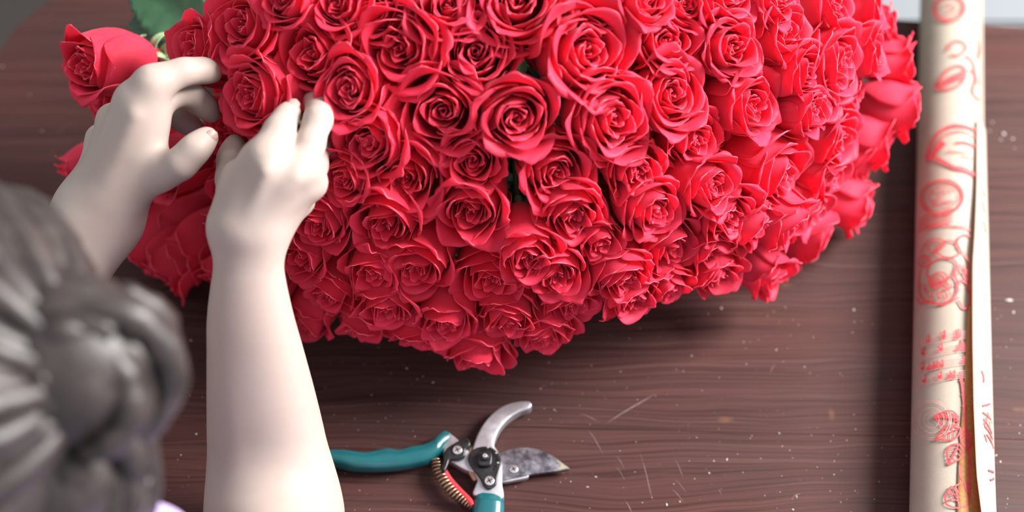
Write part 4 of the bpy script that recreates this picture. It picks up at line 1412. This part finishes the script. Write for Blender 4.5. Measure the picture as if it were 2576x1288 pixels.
rs = Print()   # large rose drawing
rs.line([(2315, 640), (2335, 608), (2360, 602), (2378, 612), (2366, 628), (2350, 632), (2352, 645)], 0.0005, smooth=40)
rs.ell(2350, 620, 16, 10, 0.0004, -20).ell(2327, 658, 15, 14, 0.0005).ell(2328, 657, 7, 6, 0.0004)
rs.line([(2352, 632), (2378, 608), (2402, 612), (2416, 634), (2396, 648), (2372, 646), (2352, 632)], 0.0005, smooth=44)
rs.line([(2410, 628), (2408, 606), (2424, 592), (2440, 596)], 0.0006, smooth=20)
rs.line([(2412, 630), (2428, 644), (2436, 672), (2424, 690)], 0.0005, smooth=20)
rs.line([(2332, 690), (2342, 664), (2372, 650), (2404, 660), (2398, 690), (2376, 706), (2346, 708), (2332, 690)], 0.0006, smooth=50)
rs.ell(2360, 706, 24, 18, 0.0005, -30).ell(2358, 708, 17, 12, 0.0004, -30).ell(2356, 710, 9, 6, 0.0004, -30)
rs.line([(2316, 680), (2312, 720), (2322, 752), (2348, 764), (2380, 762), (2404, 742), (2408, 712), (2396, 690)], 0.0007, smooth=50)
rs.line([(2308, 748), (2316, 764), (2340, 758), (2366, 768), (2392, 760), (2412, 748)], 0.0005, smooth=40)
rs.line([(2412, 664), (2422, 690), (2434, 712), (2430, 690), (2420, 668)], 0.0005, smooth=26)
rs.line([(2404, 722), (2420, 706), (2436, 726), (2438, 762), (2424, 778), (2410, 756)], 0.0006, smooth=40)
for k in range(38):
    a = rg.uniform(0.2, 3.0); r = rg.uniform(24, 48)
    x, y = 2356 + r * math.cos(a), 706 + r * math.sin(a)
    rs.line([(x, y), (x + rg.uniform(-4, 4), y + rg.uniform(5, 12))], 0.00035)
for k in range(14):
    x, y = rg.uniform(2402, 2434), rg.uniform(668, 730)
    rs.line([(x, y), (x + 5, y + 12)], 0.0003)
rs.build('rose_print', INK)

nt_ = Print()
ms = Print()   # music staves, curving up over the roll
for row in range(4):
    y0 = 834 + row * 33
    f = lambda x, o: y0 + o + 26 * ((2432 - x) / 125) ** 1.6
    for l in range(5):
        ms.line([(x, f(x, l * 4.4)) for x in np.linspace(2306, 2432, 24)], 0.00018)
    for k in range(6):
        x = rg.uniform(2318, 2426)
        y = f(x, rg.uniform(2, 15))
        nt_.ell(x, y, 3.0, 2.4, 0.0007, n=10)
        nt_.line([(x + 2.6, y), (x + 2.6, y - 16)], 0.0004)
        if k % 2: nt_.line([(x + 2.6, y - 16), (x - 4, y - 11), (x - 4, y - 2)], 0.0003)
nt_.build('music_note_print', INK)['kind'] = 'stuff'
ms.build('music_stave_print', INK_PALE, 'faint red music staves with notes')

lf = Print()   # leaf sprig and flower near the loose edge
lf.line([(2414, 938), (2420, 970), (2424, 1010), (2428, 1060), (2434, 1110), (2438, 1180), (2438, 1250)], 0.0009, smooth=60)
for (x, y) in ((2419, 964), (2424, 1000), (2426, 1028)): lf.line([(x, y), (x - 6, y - 7)], 0.0005); lf.line([(x, y + 6), (x + 6, y)], 0.0005)
def leaf_print(base, tip, w, n=6):
    b, t = np.array(base, float), np.array(tip, float)
    d = t - b; nrm = np.array([-d[1], d[0]]) / np.linalg.norm(d)
    for sg in (1, -1):
        lf.line([tuple(b + d * q + nrm * sg * w * math.sin(math.pi * q ** 0.8) * (1 - 0.2 * q)) for q in np.linspace(0, 1, 20)], 0.0005)
        for k in range(1, n):
            q = k / n
            lf.line([tuple(b + d * q), tuple(b + d * min(q + 0.14, 1) + nrm * sg * w * 0.85 * math.sin(math.pi * min(q + 0.1, 1) ** 0.8))], 0.0003)
    lf.line([base, tip], 0.0005)
leaf_print((2412, 1062), (2350, 1048), 24); leaf_print((2416, 1078), (2354, 1106), 20); leaf_print((2412, 1118), (2386, 1170), 22); leaf_print((2424, 1080), (2436, 1140), 14)
for k in range(14): lf.line([(2352 + k * 4, 1048 + rg.uniform(-4, 4)), (2360 + k * 4, 1049 + rg.uniform(-3, 3))], 0.0008)
lf.line([(2380, 1270), (2378, 1250), (2392, 1226), (2404, 1236), (2410, 1262), (2412, 1278), (2394, 1276), (2380, 1270)], 0.0005, smooth=40)
lf.line([(2410, 1240), (2404, 1224), (2420, 1218), (2430, 1232), (2438, 1262), (2424, 1276), (2412, 1272)], 0.0005, smooth=40)
lf.line([(2380, 1262), (2396, 1256), (2410, 1262)], 0.0004, smooth=10)
lf.line([(2413, 1172), (2416, 1200), (2430, 1222), (2438, 1236)], 0.0006, smooth=16)
for k in range(12): lf.line([(2384 + k * 2, 1234 + k % 3 * 6), (2392 + k * 2, 1240 + k % 4 * 5)], 0.00022)
lf.build('leaf_sprig_print', INK, 'red leaf sprig and flower drawing')

cr = Print()   # faint round stamps and the label near the far end
cr.ell(2345, 1058, 48, 50, 0.0002).ell(2345, 1058, 43, 45, 0.00018).ell(2345, 1058, 30, 32, 0.00018).ell(2345, 1058, 18, 20, 0.00015)
cr.build('round_stamp_print', INK_PALE)
lb = Print()
lb.ell(2388, 22, 38, 32, 0.0011, -10).ell(2388, 20, 30, 24, 0.0004, -10)
lb.line([(2372, 22), (2386, 12), (2402, 18), (2398, 28), (2380, 30)], 0.0005, smooth=20)
lb.build('round_stamp_print', INK)
lb = Print()
lb.line([(2382, 130), (2396, 108), (2420, 106), (2430, 122), (2412, 140), (2392, 140)], 0.0008, smooth=30)
lb.line([(2350, 220), (2368, 196), (2392, 172), (2420, 168), (2428, 190), (2414, 214), (2384, 226), (2352, 224)], 0.0009, smooth=40)
lb.line([(2430, 140), (2448, 160), (2452, 200), (2446, 232), (2464, 254)], 0.0009, smooth=30)
lb.line([(2438, 176), (2454, 190), (2462, 214)], 0.0008, smooth=14); lb.line([(2456, 96), (2462, 120), (2458, 150)], 0.0008, smooth=10)
for k in range(16): lb.line([(2362 + k * 4, 222 - k * 1.5), (2370 + k * 4, 204 - k * 2)], 0.0006)
lb.build('bird_print', INK)
lb = Print()
lb.line([(2330, 398), (2342, 366), (2364, 334), (2396, 318), (2432, 320), (2460, 334)], 0.0013, smooth=44)
lb.line([(2330, 404), (2350, 398), (2376, 410), (2402, 424), (2432, 432), (2456, 446)], 0.0013, smooth=44)
lb.line([(2348, 392), (2362, 360), (2384, 338), (2420, 332), (2452, 346)], 0.0005, smooth=40)
lb.line([(2404, 360), (2430, 360), (2456, 372)], 0.0008, smooth=16); lb.line([(2418, 394), (2446, 400)], 0.0004)
for k in range(12): lb.line([(2332 + k * 3, 400 - k * 4), (2346 + k * 3, 398 - k * 3)], 0.0008)
for k in range(6): lb.line([(2386 + k * 9, 380 + k * 0.6), (2391 + k * 9, 384 + k * 0.6)], 0.0006)
lb.line([(2400, 420), (2430, 424), (2452, 440), (2466, 450)], 0.0006, smooth=20)
lb.build('label_print', INK)
fp = Print()   # drawing that carries on over the loose flap
for (x0, y0, x1, y1) in ((2452, 1030, 2470, 1020), (2452, 1046, 2472, 1060), (2454, 1062, 2474, 1096), (2456, 1080, 2476, 1110), (2460, 1100, 2478, 1132), (2462, 1190, 2476, 1192), (2466, 1214, 2476, 1206), (2452, 940, 2456, 970), (2460, 510, 2466, 540), (2462, 560, 2468, 590), (2462, 480, 2466, 500)):
    fp.line([(x0, y0), ((x0 + x1) / 2 + 2, (y0 + y1) / 2), (x1, y1)], 0.0006, smooth=10, on_flap=True)
for k in range(16):
    x, y = rg.uniform(2454, 2472), rg.uniform(1030, 1120)
    fp.line([(x, y), (x + 3, y + 9)], 0.0004, on_flap=True)
fp.build('flap_print', INK)['kind'] = 'stuff'

# ------------------------------------------------------------------ crumbs and scratches on the table
SCR = simple_mat('pale_scratch', (0.24, 0.17, 0.16), 0.6, noise=0.3, scale=300)
V, F = [], []
def scratch(a, b, w):
    p, q = on_z(*a), on_z(*b)
    d = q - p; nrm = np.array([-d[1], d[0], 0]) / (np.linalg.norm(d) + 1e-9)
    n = 10; o = len(V)
    for i in range(n):
        t = i / (n - 1); ww = 0.6 * w * math.sin(math.pi * (0.04 + 0.92 * t)) * rg.uniform(0.6, 1.2)
        c = p + d * t + nrm * 0.0004 * math.sin(5 * t); c = c + np.array([0, 0, 0.00012])
        V.append(c - nrm * ww); V.append(c + nrm * ww)
    for i in range(n - 1): F.append((o + 2 * i, o + 2 * i + 1, o + 2 * i + 3, o + 2 * i + 2))
for a, b, w in (((1525, 1066), (1650, 988), 0.00042), ((1480, 1082), (1518, 1140), 0.0003), ((1610, 1140), (1644, 1262), 0.0003), ((1456, 1040), (1510, 1060), 0.0002), ((1550, 1147), (1572, 1178), 0.00022), ((1550, 1175), (1574, 1208), 0.00022),
                ((1698, 1156), (1722, 1206), 0.0002), ((1695, 1204), (1730, 1240), 0.0002), ((1690, 1230), (1724, 1266), 0.0002), ((1572, 1260), (1592, 1290), 0.0003), ((1938, 940), (1948, 915), 0.0002), ((1994, 1252), (2012, 1240), 0.0003), ((1806, 1230), (1816, 1244), 0.00022)):
    scratch(a, b, w)
scr = link_mesh('scratches', mesh_from('scratches', V, F, [SCR]), table, (0, 0, 0.75))
scr['kind'] = 'stuff'
CRUMB = simple_mat('pale_crumb', (0.52, 0.46, 0.42), 0.7, noise=0.3, scale=300)
V, F = [], []
def crumb(px, py, size, elong=1.0, ang=0.0):
    p = on_z(px, py)
    o = len(V)
    base = [(1, 0, 0), (-1, 0, 0), (0, 1, 0), (0, -1, 0), (0, 0, 1), (0, 0, -1)]
    for x, y, z in base:
        x *= elong * rg.uniform(0.7, 1.3); y *= rg.uniform(0.6, 1.2)
        V.append(p + size * np.array([x * math.cos(ang) - y * math.sin(ang), x * math.sin(ang) + y * math.cos(ang), 0.45 + 0.5 * z * rg.uniform(0.6, 1)]))
    for f in ((0, 2, 4), (2, 1, 4), (1, 3, 4), (3, 0, 4), (2, 0, 5), (1, 2, 5), (3, 1, 5), (0, 3, 5)): F.append(tuple(o + q for q in f))
for (x, y, s, e) in ((1815, 776, 0.0013, 1.4), (2148, 780, 0.0013, 1.6), (1782, 790, 0.0008, 1), (1610, 826, 0.0008, 1), (2046, 848, 0.0008, 1), (1960, 1090, 0.0010, 1.2), (1828, 1157, 0.0014, 1.7), (1796, 1160, 0.0010, 1), (1023, 927, 0.0014, 1.3),
                     (1050, 954, 0.0008, 1), (1090, 962, 0.0010, 2.2), (935, 994, 0.0009, 1.5), (480, 857, 0.0012, 1.6), (494, 1092, 0.0012, 1.2), (462, 870, 0.0008, 1), (455, 1145, 0.0009, 1), (2525, 338, 0.0020, 1.4), (2517, 352, 0.0016, 1), (2548, 350, 0.0014, 1.8),
                     (2496, 308, 0.0014, 1.2), (2478, 362, 0.0013, 1), (2552, 373, 0.0013, 1), (2490, 330, 0.0012, 1), (2540, 757, 0.0026, 2.4), (2550, 786, 0.0014, 1.4), (2506, 1146, 0.0012, 2.0), (2516, 1162, 0.0011, 1.5), (2566, 1070, 0.001, 1), (2564, 1090, 0.0009, 1),
                     (1499, 1200, 0.0011, 1.8), (1677, 1270, 0.0012, 1.8), (2098, 1194, 0.0011, 1), (2090, 1110, 0.0008, 1), (2130, 1108, 0.0008, 1), (1995, 1282, 0.0011, 1.6), (2004, 1250, 0.0009, 2.4), (1784, 1190, 0.0009, 2.0), (1478, 1225, 0.0009, 1.7), (74, 238, 0.0010, 1), (6, 168, 0.0012, 1.3), (106, 330, 0.0010, 1)):
    crumb(x, y, s * 0.62, e, rg.uniform(0, 3.14))
for k in range(260):
    crumb(rg.uniform(430, 2576), rg.uniform(770, 1288), rg.uniform(0.00018, 0.0004), rg.uniform(1, 2), rg.uniform(0, 3.14))
cb = link_mesh('crumbs', mesh_from('crumbs', V, F, [CRUMB], smooth=False))
tag(cb, 'pale crumbs and dust scattered over the table', 'crumbs', None, 'stuff')
